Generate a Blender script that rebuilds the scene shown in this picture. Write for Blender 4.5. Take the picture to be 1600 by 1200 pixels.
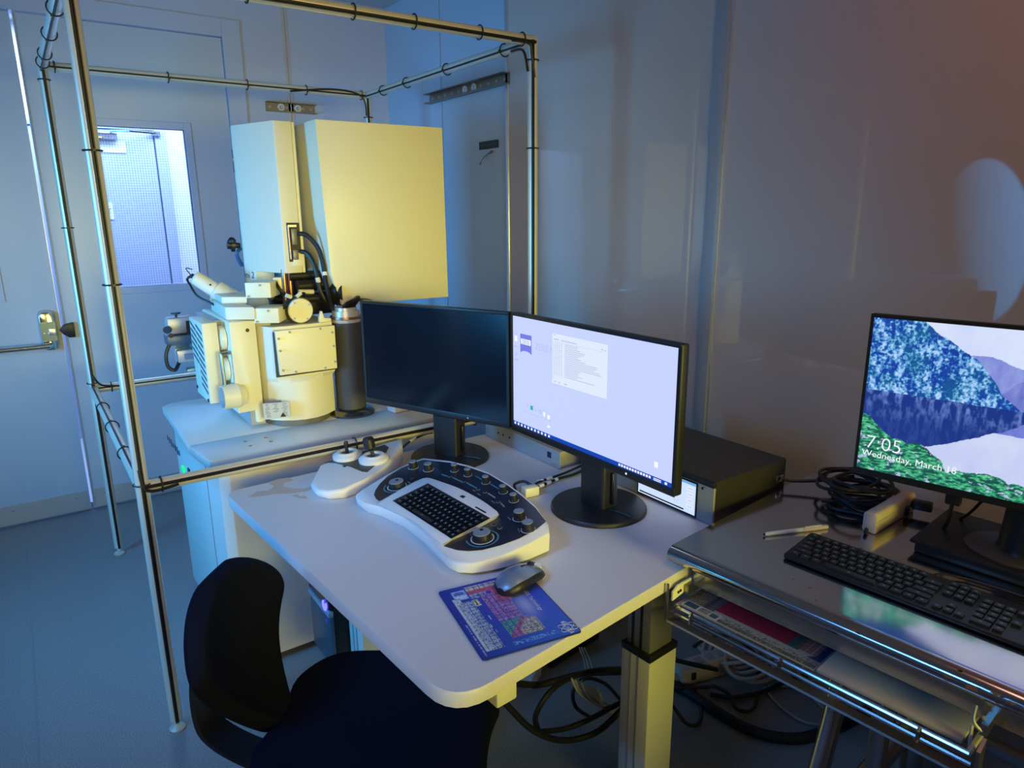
import bpy, bmesh, math, random
import numpy as np
from mathutils import Vector, Matrix
random.seed(7)
for o in list(bpy.data.objects):
    bpy.data.objects.remove(o)
C = bpy.context.scene
COL = C.collection
R = math.radians

# ------------------------------------------------------------------ camera
EYE = Vector((0, 0, 1.55))
FPX = 1080.158
def cam_axes(yaw, pitch, roll):
    cy, sy, cp, sp = math.cos(yaw), math.sin(yaw), math.cos(pitch), math.sin(pitch)
    f = Vector((sy * cp, cy * cp, -sp)); r = Vector((cy, -sy, 0)); d = f.cross(r)
    cr, sr = math.cos(roll), math.sin(roll)
    return cr * r + sr * d, -sr * r + cr * d, f
AX, AD, AF = cam_axes(R(35.21096), R(14.06144), R(0.46213))
cd = bpy.data.cameras.new('camera'); cam = bpy.data.objects.new('camera', cd); COL.objects.link(cam)
cd.sensor_width = 36; cd.lens = FPX / 1600 * 36; cd.clip_start = 0.02
m4 = Matrix((AX, -AD, -AF)).transposed().to_4x4(); m4.translation = EYE
cam.matrix_world = m4
C.camera = cam
def P(px, py, ax, val):
    """point where the sight line through a pixel meets the plane  axis = val"""
    d = AX * ((px - 800) / FPX) + AD * ((py - 600) / FPX) + AF
    i = 'xyz'.index(ax)
    return EYE + d * ((val - EYE[i]) / d[i])

# ------------------------------------------------------------------ world, light, exposure
w = bpy.data.worlds.new('world'); C.world = w; w.use_nodes = True
w.node_tree.nodes['Background'].inputs[0].default_value = (0.30, 0.42, 0.7, 1)
w.node_tree.nodes['Background'].inputs[1].default_value = 0.05
def area(name, loc, to, sx, sy, power, col, spread=180):
    l = bpy.data.lights.new(name, 'AREA'); l.shape = 'RECTANGLE'; l.size = sx; l.size_y = sy
    l.energy = power; l.color = col; l.spread = R(spread)
    o = bpy.data.objects.new(name, l); COL.objects.link(o); o.location = loc
    o.rotation_euler = (Vector(to) - Vector(loc)).to_track_quat('-Z', 'Y').to_euler()
    return o
area('blue_room_light', (-1.57, 2.15, 1.30), (1.6, 3.6, 0.9), 0.80, 1.15, 33, (0.05, 0.44, 1.0), 96).data.shape = 'ELLIPSE'
area('blue_desk_fill', (-1.30, 1.00, 2.55), (0.70, 1.50, 0.74), 0.8, 0.8, 7, (0.10, 0.38, 1.0), 56)  # added blue fill for the desk top, not a fixture of the room
area('yellow_room_light', (1.00, -2.00, 1.30), (1.02, 2.0, 1.10), 1.2, 0.9, 6.6, (0.98, 0.90, 0.13), 40)
area('warm_side_fill', (-1.0, -1.60, 1.60), (0.75, 2.6, 1.40), 0.9, 0.9, 5.5, (1.0, 0.74, 0.26), 46)  # added weak warm fill for the faces turned left, stands for no lamp
area('near_wall_fill', (1.35, 0.45, 2.69), (1.75, 0.9, 0.9), 0.5, 1.0, 8.0, (1.0, 0.48, 0.34))  # added reddish fill that browns the near right wall, no ceiling fixture
area('corridor_light', (0.9, 5.0, 2.60), (1.0, 5.4, 0.8), 2.6, 0.5, 88, (0.42, 0.62, 1.0))
vs = C.view_settings
vs.view_transform = 'Standard'; vs.look = 'None'; vs.gamma = 1; vs.exposure = -0.2; vs.use_curve_mapping = False

# ------------------------------------------------------------------ materials
MATS = {}
def mat(name, col, rough=0.5, metal=0.0, emit=0.0, spec=0.5, coat=0.0, noise=None, bump=None, attr=None, alpha=None, trans=0.0):
    if name in MATS: return MATS[name]
    m = bpy.data.materials.new(name); m.use_nodes = True
    nt = m.node_tree; b = nt.nodes['Principled BSDF']
    b.inputs['Base Color'].default_value = (*col, 1)
    b.inputs['Roughness'].default_value = rough; b.inputs['Metallic'].default_value = metal
    b.inputs['Specular IOR Level'].default_value = spec; b.inputs['Coat Weight'].default_value = coat
    b.inputs['Coat Roughness'].default_value = 0.035
    b.inputs['Transmission Weight'].default_value = trans
    if emit:
        b.inputs['Base Color'].default_value = (0.01, 0.01, 0.012, 1); b.inputs['Emission Color'].default_value = (*col, 1); b.inputs['Emission Strength'].default_value = emit
    if noise:                                    # (scale, second colour, low, high)
        tc = nt.nodes.new('ShaderNodeTexCoord'); n = nt.nodes.new('ShaderNodeTexNoise'); r = nt.nodes.new('ShaderNodeValToRGB')
        n.inputs['Scale'].default_value = noise[0]; n.inputs['Detail'].default_value = 4
        r.color_ramp.elements[0].color = (*noise[1], 1); r.color_ramp.elements[0].position = noise[2]
        r.color_ramp.elements[1].color = (*col, 1); r.color_ramp.elements[1].position = noise[3]
        nt.links.new(tc.outputs['Object'], n.inputs['Vector']); nt.links.new(n.outputs['Fac'], r.inputs['Fac'])
        nt.links.new(r.outputs['Color'], b.inputs['Base Color'])
    if bump:                                     # (scale, strength)
        tc = nt.nodes.new('ShaderNodeTexCoord'); n = nt.nodes.new('ShaderNodeTexNoise'); bp = nt.nodes.new('ShaderNodeBump')
        n.inputs['Scale'].default_value = bump[0]; bp.inputs['Strength'].default_value = bump[1]; bp.inputs['Distance'].default_value = 0.002
        nt.links.new(tc.outputs['Object'], n.inputs['Vector']); nt.links.new(n.outputs['Fac'], bp.inputs['Height'])
        nt.links.new(bp.outputs['Normal'], b.inputs['Normal'])
    if attr:
        a = nt.nodes.new('ShaderNodeVertexColor'); a.layer_name = 'print'
        nt.links.new(a.outputs['Color'], b.inputs['Base Color'])
        if emit:
            nt.links.new(a.outputs['Color'], b.inputs['Emission Color'])
            nt.links.remove(b.inputs['Base Color'].links[0]); b.inputs['Base Color'].default_value = (0.01, 0.01, 0.012, 1)
    MATS[name] = m
    return m

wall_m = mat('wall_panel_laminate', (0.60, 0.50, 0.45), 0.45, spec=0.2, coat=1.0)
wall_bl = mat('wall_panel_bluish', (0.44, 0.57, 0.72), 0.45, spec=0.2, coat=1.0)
wall_b = mat('back_wall_paint', (0.50, 0.54, 0.68), 0.38, spec=0.4, bump=(60, 0.05))
door_m = mat('door_paint', (0.50, 0.56, 0.66), 0.34, spec=0.45)
trim_m = mat('grey_trim', (0.36, 0.37, 0.40), 0.35)
alu_m = mat('bright_aluminium', (0.80, 0.82, 0.85), 0.28, 0.9)
dark_seam = mat('seam_dark', (0.05, 0.05, 0.06), 0.7)
floor_m = mat('vinyl_floor', (0.34, 0.33, 0.34), 0.40, spec=0.4, noise=(260, (0.20, 0.20, 0.21), 0.38, 0.62))
ceil_m = mat('ceiling_paint', (0.55, 0.55, 0.58), 0.7)
chrome_l = mat('chrome_leg', (0.75, 0.73, 0.70), 0.14, 1.0)
chrome = mat('polished_tube', (0.80, 0.77, 0.66), 0.34, 0.45)
steel = mat('brushed_stainless', (0.60, 0.57, 0.55), 0.13, 1.0, bump=(35, 0.03))
steel_d = mat('dull_stainless', (0.42, 0.41, 0.40), 0.34, 1.0)
cream = mat('instrument_cream', (0.78, 0.76, 0.62), 0.42, spec=0.4)
cream2 = mat('instrument_cream_plate', (0.82, 0.80, 0.61), 0.38, spec=0.4)
slab_m = mat('plinth_top_cream', (0.72, 0.71, 0.68), 0.36, spec=0.4)
black = mat('black_plastic', (0.012, 0.013, 0.018), 0.40)
black_gl = mat('black_gloss', (0.004, 0.005, 0.010), 0.22)
black_m = mat('black_metal', (0.022, 0.022, 0.026), 0.42, 0.4)
rubber = mat('cable_rubber', (0.010, 0.010, 0.014), 0.45)
char_m = mat('charcoal_coating', (0.055, 0.055, 0.062), 0.6)
ring_m = mat('dark_casting', (0.16, 0.16, 0.14), 0.6)
desk_m = mat('desk_laminate', (0.66, 0.65, 0.67), 0.40, spec=0.4, noise=(300, (0.60, 0.59, 0.62), 0.35, 0.6))
desk_e = mat('desk_edge', (0.74, 0.73, 0.66), 0.4)
leg_m = mat('leg_cream', (0.74, 0.73, 0.64), 0.40)
leg_g = mat('leg_inner', (0.30, 0.30, 0.30), 0.38, 0.5)
white_pl = mat('white_plastic', (0.76, 0.76, 0.76), 0.36)
plate_m = mat('control_plate_navy', (0.010, 0.014, 0.035), 0.34)
cyan_pr = mat('cyan_print', (0.06, 0.22, 0.30), 0.5)
white_pr = mat('white_print', (0.72, 0.74, 0.76), 0.5)
grey_pr = mat('grey_print', (0.25, 0.26, 0.28), 0.5)
navy = mat('navy_print', (0.015, 0.02, 0.08), 0.5)
knob_t = mat('knob_cap', (0.20, 0.24, 0.30), 0.45)
fabric = mat('black_fabric', (0.004, 0.006, 0.018), 0.9, spec=0.1, bump=(500, 0.4))
pinkish = mat('beige_plastic', (0.62, 0.50, 0.47), 0.5)
copper = mat('copper_tone', (0.50, 0.27, 0.19), 0.35, 0.9)
zinc = mat('zinc_channel', (0.30, 0.26, 0.22), 0.40, 0.9)
mouse_g = mat('mouse_silver', (0.16, 0.22, 0.36), 0.30, 0.2)
card = mat('plywood_board', (0.52, 0.47, 0.40), 0.55, noise=(9, (0.42, 0.37, 0.31), 0.35, 0.65))
stain_m = mat('dried_stain', (0.55, 0.44, 0.40), 0.45)
green_led = mat('green_lamp', (0.0, 0.8, 0.18), emit=1.6)
blue_led = mat('blue_lamp', (0.10, 0.10, 1.0), emit=4.0)
scr_white = mat('screen_desktop', (0.57, 0.65, 1.0), emit=1.15)
scr_panel = mat('screen_window', (0.74, 0.82, 0.98), emit=1.15)
scr_line = mat('screen_text_grey', (0.46, 0.54, 0.76), emit=1.15)
scr_blue = mat('screen_taskbar', (0.0, 0.05, 0.45), emit=1.15)
scr_logo = mat('screen_logo', (0.17, 0.20, 0.75), emit=1.15)
scr_teal = mat('screen_teal', (0.0, 0.50, 0.45), emit=1.15)
scr_wh = mat('screen_white', (0.92, 0.95, 1.0), emit=1.15)
scr_black = mat('screen_black', (0.01, 0.01, 0.03), emit=0.5)
picture = mat('lock_screen_picture', (1, 1, 1), 0.3, emit=1.15, attr=True)
printed = mat('printed_sheet', (1, 1, 1), 0.6, attr=True)
glass = mat('window_glass', (1, 1, 1), 0.0, trans=1.0); glass.node_tree.nodes['Principled BSDF'].inputs['IOR'].default_value = 1.03

# ------------------------------------------------------------------ mesh helpers
WM = {}
class MB:
    def __init__(s): s.bm = bmesh.new()
    def poly(s, pts):
        return s.bm.faces.new([s.bm.verts.new(p) for p in pts])
    def loft(s, rings, closed=True, caps=True):
        vr = [[s.bm.verts.new(p) for p in r] for r in rings]
        n = len(vr[0])
        for a, b in zip(vr, vr[1:]):
            for i in range(n if closed else n - 1):
                j = (i + 1) % n
                s.bm.faces.new((a[i], a[j], b[j], b[i]))
        if caps and closed:
            s.bm.faces.new(vr[0][::-1]); s.bm.faces.new(vr[-1])
        return s
    def box(s, x0, x1, y0, y1, z0, z1):
        r = [(x0, y0), (x1, y0), (x1, y1), (x0, y1)]
        return s.loft([[(x, y, z0) for x, y in r], [(x, y, z1) for x, y in r]])
    def obox(s, c, size, rz=0, ry=0):
        M = Matrix.Translation(c) @ Matrix.Rotation(rz, 4, 'Z') @ Matrix.Rotation(ry, 4, 'Y')
        a, b, d = (v / 2 for v in size)
        r = [(-a, -b), (a, -b), (a, b), (-a, b)]
        return s.loft([[M @ Vector((x, y, z)) for x, y in r] for z in (-d, d)])
    def frame(s, a, b):
        z = (Vector(b) - Vector(a)).normalized()
        x = z.cross(Vector((0, 0, 1)) if abs(z.z) < 0.95 else Vector((1, 0, 0))).normalized()
        return x, z.cross(x)
    def cyl(s, a, b, r, r2=None, n=16):
        a, b = Vector(a), Vector(b); x, y = s.frame(a, b); r2 = r if r2 is None else r2
        A = [2 * math.pi * i / n for i in range(n)]
        return s.loft([[c + x * q * math.cos(t) + y * q * math.sin(t) for t in A] for c, q in ((a, r), (b, r2))])
    def lathe(s, a, axis, prof, n=24):
        """prof = (distance along axis, radius)"""
        a = Vector(a); z = Vector(axis).normalized(); x, y = s.frame(a, a + z)
        A = [2 * math.pi * i / n for i in range(n)]
        return s.loft([[a + z * h + x * q * math.cos(t) + y * q * math.sin(t) for t in A] for h, q in prof])
    def tube(s, pts, r, n=8, closed=False):
        pts = [Vector(p) for p in pts]; N = len(pts); rings = []; up = None
        for i, p in enumerate(pts):
            if closed: t = pts[(i + 1) % N] - pts[i - 1]
            else: t = pts[min(i + 1, N - 1)] - pts[max(i - 1, 0)]
            t.normalize()
            if up is None:
                up = t.cross(Vector((0.31, 0.2, 0.93)))
            up = (up - t * up.dot(t)).normalized(); v = t.cross(up)
            rings.append([p + up * r * math.cos(2 * math.pi * k / n) + v * r * math.sin(2 * math.pi * k / n) for k in range(n)])
        if closed: rings.append(rings[0])
        return s.loft(rings, caps=not closed)
    def ring(s, c, axis, R0, r, n=20, k=6):
        c = Vector(c); x, y = s.frame(c, c + Vector(axis))
        return s.tube([c + x * R0 * math.cos(2 * math.pi * i / n) + y * R0 * math.sin(2 * math.pi * i / n) for i in range(n)], r, k, True)
    def ball(s, c, r, sc=(1, 1, 1), n=16):
        bmesh.ops.create_uvsphere(s.bm, u_segments=n, v_segments=n // 2, radius=r, matrix=Matrix.Translation(c) @ Matrix.Diagonal((*sc, 1)))
        return s
    def build(s, name, m, parent=None, bevel=0, seg=2, angle=35, local=False, kind=None, weld=False):
        bm = s.bm
        if weld: bmesh.ops.remove_doubles(bm, verts=bm.verts[:], dist=1e-5)
        bmesh.ops.recalc_face_normals(bm, faces=bm.faces[:])
        if bevel:
            ed = [e for e in bm.edges if len(e.link_faces) == 2 and e.calc_face_angle(0) > R(30)]
            bmesh.ops.bevel(bm, geom=ed, offset=bevel, segments=seg, profile=0.5, affect='EDGES', clamp_overlap=True)
        if parent is not None and not local:
            bm.transform(WM[parent].inverted())
        me = bpy.data.meshes.new(name); bm.to_mesh(me); bm.free()
        me.materials.append(m)
        me.polygons.foreach_set('use_smooth', [True] * len(me.polygons))
        me.set_sharp_from_angle(angle=R(angle))
        o = bpy.data.objects.new(name, me); COL.objects.link(o)
        if parent is not None:
            o.parent = parent; WM[o] = WM[parent]
        else: WM[o] = Matrix.Identity(4)
        if kind: o['kind'] = kind
        return o
def thing(name, label, cat, loc=(0, 0, 0), rz=0, group=None):
    o = bpy.data.objects.new(name, None); COL.objects.link(o); o.empty_display_size = 0.05
    o.location = loc; o.rotation_euler = (0, 0, rz); o['label'] = label; o['category'] = cat
    if group: o['group'] = group
    WM[o] = Matrix.Translation(loc) @ Matrix.Rotation(rz, 4, 'Z')
    return o
def tag(o, label, cat, group=None):
    o['label'] = label; o['category'] = cat
    if group: o['group'] = group
    return o
def lab(o, t): o['label'] = t; return o
def spline(pts, k=6, closed=False):
    pts = [Vector(p) for p in pts]; N = len(pts); out = []
    for i in range(N if closed else N - 1):
        g = (lambda j: pts[j % N]) if closed else (lambda j: pts[min(max(j, 0), N - 1)])
        a, b, c, d = g(i - 1), g(i), g(i + 1), g(i + 2)
        for q in range(k):
            t = q / k
            out.append(0.5 * ((2 * b) + (c - a) * t + (2 * a - 5 * b + 4 * c - d) * t * t + (3 * b - a - 3 * c + d) * t ** 3))
    if not closed: out.append(pts[-1])
    return out
def rpoly(pts, r, k=5):
    """round the corners of a plan polygon (2-D points; r may be a list)"""
    out = []; N = len(pts)
    for i in range(N):
        p = Vector(pts[i][:2]); a = Vector(pts[i - 1][:2]); b = Vector(pts[(i + 1) % N][:2])
        q = r[i] if isinstance(r, (list, tuple)) else r
        if q <= 0: out.append(tuple(p)); continue
        d1 = (a - p).normalized(); d2 = (b - p).normalized()
        q = min(q, (a - p).length * .49, (b - p).length * .49)
        for j in range(k + 1):
            t = j / k
            out.append(tuple((p + d1 * q) * (1 - t) ** 2 + p * 2 * t * (1 - t) + (p + d2 * q) * t * t))
    return out
def text(name, s, size, org, right, up, m, parent=None, local=False, off=0.0006, align='LEFT', bend=None, thin=0.0):
    cu = bpy.data.curves.new('lettering', 'FONT'); cu.body = s; cu.size = size; cu.align_x = align; cu.resolution_u = 3; cu.offset = thin
    to = bpy.data.objects.new('tmp', cu); COL.objects.link(to)
    bpy.context.view_layer.update()
    me = bpy.data.meshes.new_from_object(to.evaluated_get(bpy.context.evaluated_depsgraph_get()))
    bpy.data.objects.remove(to); bpy.data.curves.remove(cu)
    r = Vector(right).normalized(); u = Vector(up).normalized(); n = r.cross(u)
    M = Matrix((r, u, n)).transposed().to_4x4(); M.translation = Vector(org) + n * off
    if bend: 
        for v in me.vertices: v.co = bend(v.co)
    else: me.transform(M)
    if parent is not None and not local: me.transform(WM[parent].inverted())
    me.materials.clear(); me.materials.append(m)
    o = bpy.data.objects.new(name, me); COL.objects.link(o); me.name = name
    if parent is not None: o.parent = parent; WM[o] = WM[parent]
    return o
def raster(name, corners, nx, ny, fn, m, parent=None, local=False):
    """flat print: a fine grid with one colour per vertex; corners = bottom-left, bottom-right, top-left"""
    o0, ox, oy = (Vector(c) for c in corners)
    u, v = np.meshgrid(np.linspace(0, 1, nx), np.linspace(0, 1, ny))
    col = np.ones((nx * ny, 4)); col[:, :3] = np.clip(fn(u, v), 0, 1).reshape(-1, 3)
    ex, ey = np.array(ox - o0), np.array(oy - o0)
    co = np.array(o0) + u.reshape(-1, 1) * ex + v.reshape(-1, 1) * ey
    if parent is not None and not local:
        iv = np.array(WM[parent].inverted()); co = co @ iv[:3, :3].T + iv[:3, 3]
    i = np.arange(nx * ny).reshape(ny, nx)
    q = np.stack([i[:-1, :-1], i[:-1, 1:], i[1:, 1:], i[1:, :-1]], -1).reshape(-1, 4)
    me = bpy.data.meshes.new(name); me.from_pydata(co.tolist(), [], q.tolist())
    a = me.color_attributes.new('print', 'FLOAT_COLOR', 'POINT'); a.data.foreach_set('color', col.ravel().astype(np.float32))
    me.materials.append(m)
    o = bpy.data.objects.new(name, me); COL.objects.link(o)
    if parent is not None: o.parent = parent; WM[o] = WM[parent]
    return o
_rs = np.random.RandomState(5); _T = _rs.rand(64, 64)
def vnoise(x, y):
    xi, yi = np.floor(x).astype(int), np.floor(y).astype(int); fx, fy = x - xi, y - yi
    fx, fy = fx * fx * (3 - 2 * fx), fy * fy * (3 - 2 * fy)
    g = lambda a, b: _T[a % 64, b % 64]
    return (g(xi, yi) * (1 - fx) + g(xi + 1, yi) * fx) * (1 - fy) + (g(xi, yi + 1) * (1 - fx) + g(xi + 1, yi + 1) * fx) * fy
def fbm(x, y, o=5):
    s = 0; a = .5; t = 0
    for k in range(o): s = s + a * vnoise(x * 2 ** k, y * 2 ** k); t += a; a *= .6
    return s / t
def S(o): o['kind'] = 'structure'; return o

# ------------------------------------------------------------------ room shell
YB, XR, ZC, XL, YF = 4.13, 2.003, 2.72, -1.6, -2.2
S(MB().box(XL - .1, XR + .1, YF - .1, YB + .02, -0.08, 0.0).build('floor', floor_m))
# welded sheet seams of the vinyl
fs = S(MB().box(-0.163, -0.157, YF, YB, 0.0, 0.0006).build('trim_1', grey_pr))
S(MB().box(XL - .1, XR + .1, YF - .1, YB + .2, ZC, ZC + .08).build('ceiling', ceil_m))
# right wall: backing, four laminate panels, joint strips
wr = S(MB().box(XR + .02, XR + .10, YF - .1, YB + .1, 0, ZC).build('wall_right', dark_seam))
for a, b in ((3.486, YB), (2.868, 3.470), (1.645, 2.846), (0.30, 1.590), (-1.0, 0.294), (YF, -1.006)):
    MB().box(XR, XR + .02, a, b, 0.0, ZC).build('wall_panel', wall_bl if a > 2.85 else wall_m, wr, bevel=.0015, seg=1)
MB().box(XR + .004, XR + .02, 3.470, 3.486, 0, ZC).build('joint_strip', trim_m, wr)
MB().box(XR - .006, XR + .02, 2.846, 2.868, 0, ZC).build('joint_strip', alu_m, wr, bevel=.002)
MB().box(XR - .012, XR + .02, 1.590, 1.645, 0, ZC).build('joint_post', trim_m, wr, bevel=.003)
MB().box(XR - .006, XR + .02, 1.5815, 1.5895, 0, ZC).build('joint_strip', alu_m, wr)
S(MB().box(XR - .012, XR, 2.88, YB, 0, .10).build('baseboard_right', trim_m))
# back wall with the opening of the double door
wb = MB(); DX0, DX1, DZ = -0.82, 1.062, 2.455
wb.box(DX1, XR + .02, YB, YB + .10, 0, ZC); wb.box(XL - .1, DX0, YB, YB + .10, 0, ZC); wb.box(DX0, DX1, YB, YB + .10, DZ, ZC)
wb = S(wb.build('wall_back', wall_b))
MB().box(1.383, 1.412, YB - .004, YB, 0, ZC).build('joint_strip', wall_m, wb, bevel=.001, seg=1)
MB().box(1.394, 1.401, YB - .0052, YB - .003, 0, ZC).build('joint_groove', trim_m, wb)
fr = MB()
fr.box(DX1 - .004, DX1 + .09, YB - .014, YB + .05, 0, DZ + .085); fr.box(DX0 - .09, DX0 + .004, YB - .014, YB + .05, 0, DZ + .085)
fr.box(DX0 + .004, DX1 - .004, YB - .014, YB + .05, DZ - .004, DZ + .085)
S(fr.build('trim_2', wall_b, bevel=.002, seg=1))
# other walls of the room, outside the frame: the window the blue light enters by, the opening to the yellow room
wl = MB(); wl.box(XL - .1, XL, YF - .1, 1.8, 0, ZC); wl.box(XL - .1, XL, 2.9, YB + .1, 0, ZC); wl.box(XL - .1, XL, 1.8, 2.9, 0, 1.05); wl.box(XL - .1, XL, 1.8, 2.9, 1.95, ZC)
S(wl.build('wall_left', wall_b))
wf = MB(); wf.box(XL, -.7, YF - .1, YF, 0, ZC); wf.box(.9, XR + .02, YF - .1, YF, 0, ZC); wf.box(-.7, .9, YF - .1, YF, 2.1, ZC)
S(wf.build('wall_front', wall_b))
YD = YB + .012                                            # face of the door leaves
def door_leaf(n, x0, x1, wx0, wx1, glassed):
    wz0, wz1 = 1.178, 1.975
    b = MB(); y1 = YD + .045
    b.box(x0, wx0, YD, y1, .01, DZ - .008); b.box(wx1, x1, YD, y1, .01, DZ - .008)
    b.box(wx0, wx1, YD, y1, .01, wz0); b.box(wx0, wx1, YD, y1, wz1, DZ - .008)
    d = S(b.build('door_%d' % n, door_m))
    f = MB(); e = .036                                    # flat window frame on the leaf
    f.box(wx0 - e, wx0, YD - .006, YD + .02, wz0 - e, wz1 + e); f.box(wx1, wx1 + e, YD - .006, YD + .02, wz0 - e, wz1 + e)
    f.box(wx0, wx1, YD - .006, YD + .02, wz0 - e, wz0); f.box(wx0, wx1, YD - .006, YD + .02, wz1, wz1 + e)
    fo = f.build('window_frame', wall_b, d, bevel=.0015, seg=1)
    MB().box(wx0, wx1, YD + .018, YD + .022, wz0, wz1).build('pane', glass, fo)
    g = MB(); st = .0125
    for i in range(1, int((wx1 - wx0) / st)):
        x = wx0 + i * st; g.box(x - .0005, x + .0005, YD + .0225, YD + .0232, wz0, wz1)
    for i in range(1, int((wz1 - wz0) / st)):
        z = wz0 + i * st; g.box(wx0, wx1, YD + .0225, YD + .0232, z - .0005, z + .0005)
    g.build('wire_mesh', mat('wire', (0.16, 0.22, 0.34), .6), fo, kind='stuff')
    # kick plate with its screws along the foot of the leaf
    k = MB().box(x0 + .01, x1 - .01, YD - .004, YD, .012, .115).build('kick_plate', mat('kick_plate', (.58, .60, .60), .3, .5), d)
    for i in range(4):
        x = x0 + .06 + i * (x1 - x0 - .12) / 3
        MB().cyl((x, YD - .006, .085), (x, YD - .004, .085), .006, n=8).build('screw', trim_m, k)
    return d
d1 = door_leaf(1, 0.150, 1.055, 0.395, 0.822, True)
d2 = door_leaf(2, -0.815, 0.138, -0.53, -0.105, False)
MB().box(.136, .1375, YD - .004, YD + .01, .02, DZ - .01).build('edge_strip', alu_m, d2)
MB().box(.1515, .158, YD - .003, YD + .004, .02, DZ - .01).build('edge_strip', trim_m, d1)
# panic bar on the left leaf
pb = thing('panic_bar', 'chrome push bar with upright latch case on the left door leaf', 'door hardware', (0.08, YD, .98))
MB().loft([[(x, YD - .001, z) for x, z in rpoly([(.045, .885), (.118, .885), (.118, 1.09), (.045, 1.09)], .03)],
           [(x, YD - .045, z) for x, z in rpoly([(.05, .892), (.113, .892), (.113, 1.083), (.05, 1.083)], .03)]]).build('latch_case', chrome_l, pb, bevel=.004)
MB().box(.05, .113, YD - .0475, YD - .045, .94, 1.035).build('face_band', mat('band_blue_grey', (.25, .33, .40), .25, .8), pb)
MB().obox((.098, YD - .052, .985), (.030, .014, .034)).build('latch', alu_m, pb, bevel=.002)
for x, z in ((.062, .98), (.080, .98)): MB().cyl((x, YD - .05, z), (x, YD - .0475, z), .004, n=8).build('screw', chrome, pb)
MB().tube([(-.70, YD - .062, .918), (.075, YD - .062, .918), (.078, YD - .055, .918), (.078, YD - .04, .918)], .014, 12).build('push_bar', chrome_l, pb)
MB().cyl((-.72, YD - .001, .918), (-.72, YD - .08, .918), .03).build('bar_bracket', chrome, pb)
tag(MB().loft([[(x, YB - .018, z) for x, z in ((.128, .985), (.150, 1.012), (.192, 1.020), (.192, .945), (.165, .945), (.140, .965))],
               [(x, YD - .001, z) for x, z in ((.128, .985), (.150, 1.012), (.192, 1.020), (.192, .945), (.165, .945), (.140, .965))]]).build('strike_guard', black, bevel=.002),
    'black wedge shaped strike block beside the chrome latch case', 'door hardware')

# ------------------------------------------------------------------ corridor beyond the door window
YC = 5.62
cw_m = mat('corridor_paint', (0.82, 0.84, 0.88), .6)
cd_m = mat('corridor_door_paint', (0.42, 0.48, 0.66), .45)
b = MB(); b.box(-1.6, 0.02, YC, YC + .1, 0, ZC); b.box(0.985, 3.2, YC, YC + .1, 0, ZC); b.box(.02, .985, YC, YC + .1, 2.14, ZC)
S(b.build('wall_corridor', cw_m))
S(MB().box(-1.7, 3.2, YB + .14, YC + .1, -.08, -.002).build('floor', mat('corridor_floor', (.5, .5, .55), .4)))
S(MB().box(-1.7, 3.2, YB + .14, YC + .1, ZC, ZC + .08).build('ceiling', ceil_m))
S(MB().box(-1.7, -1.6, YB + .1, YC, 0, ZC).build('wall_corridor', cw_m)); S(MB().box(3.1, 3.2, YB + .1, YC, 0, ZC).build('wall_corridor', cw_m))
d3 = S(MB().box(.06, .908, YC - .01, YC + .03, 0, 2.105).build('door_3', cd_m, bevel=.002))
t3 = MB(); t3.box(.915, .985, YC - .022, YC + .03, 0, 2.145); t3.box(.02, .054, YC - .022, YC + .03, 0, 2.145); t3.box(.054, .915, YC - .022, YC + .03, 2.11, 2.145)
S(t3.build('trim_3', cd_m, bevel=.003))
dc = thing('door_closer', 'metal door closer arm across the top of the corridor door', 'door hardware', (.72, YC - .01, 2.06))
MB().box(.50, .68, YC - .06, YC - .011, 2.035, 2.082).build('closer_body', steel, dc, bevel=.004)
MB().tube([(.64, YC - .07, 2.09), (.75, YC - .11, 2.092), (.92, YC - .035, 2.094)], .008, 6).build('closer_arm', steel, dc)
MB().box(.90, .95, YC - .04, YC - .022, 2.075, 2.105).build('arm_foot', steel, dc)
tag(MB().box(.50, .73, YC - .016, YC - .0105, 1.955, 2.030).build('notice_sheet', mat('paper_white', (.95, .95, .95), .6)), 'white blank notice plate under the closer on the corridor door', 'notice')
ex = thing('exit_sign', 'white square exit sign on the corridor door', 'sign', (.54, YC - .011, 1.57))
MB().box(.475, .600, YC - .016, YC - .0105, 1.515, 1.625).build('sign_plate', MATS['paper_white'], ex)
text('lettering', 'EXIT', .052, (.537, YC - .0165, 1.553), (1, 0, 0), (0, 0, 1), mat('sign_ink', (.16, .2, .34), .6), ex, align='CENTER')

# ------------------------------------------------------------------ wall fittings on the right and back walls
def strut(name, label, a, b, nrm, h, washers, holes):
    """slotted C-channel lying along a..b on a wall whose inward normal is nrm"""
    t = thing(name, label, 'bracket', tuple(a), 0, 'slotted channels on the walls')
    a, b, n = Vector(a), Vector(b), Vector(nrm); up = Vector((0, 0, 1)); D = .042; e = .004
    def slab(p0, p1, q0, q1):
        mb = MB(); c = [(p0, q0), (p1, q0), (p1, q1), (p0, q1)]
        return mb.loft([[a + n * p + up * q for p, q in c], [b + n * p + up * q for p, q in c]])
    slab(.001, e, -h / 2, h / 2).build('channel_web', zinc, t)
    slab(.001, D, h / 2 - e, h / 2).build('channel_flange', zinc, t); slab(.001, D, -h / 2, -h / 2 + e).build('channel_flange', zinc, t)
    hm = MB()
    for i in range(holes):
        p = a + (b - a) * ((i + .5) / holes)
        hm.lathe(p + n * e, n, [(0, .008), (.0008, .008)], 10)
    hm.build('slot_holes', trim_m, t, kind='stuff')
    for f in washers:
        p = a + (b - a) * f + n * (e + .001)
        wo = MB().lathe(p, n, [(0, .019), (.008, .019), (.008, .010), (.0, .010)], 16).build('washer', white_pl, t)
        MB().cyl(p, p + n * .012, .008, n=6).build('bolt', alu_m, wo)
    return t
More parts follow.
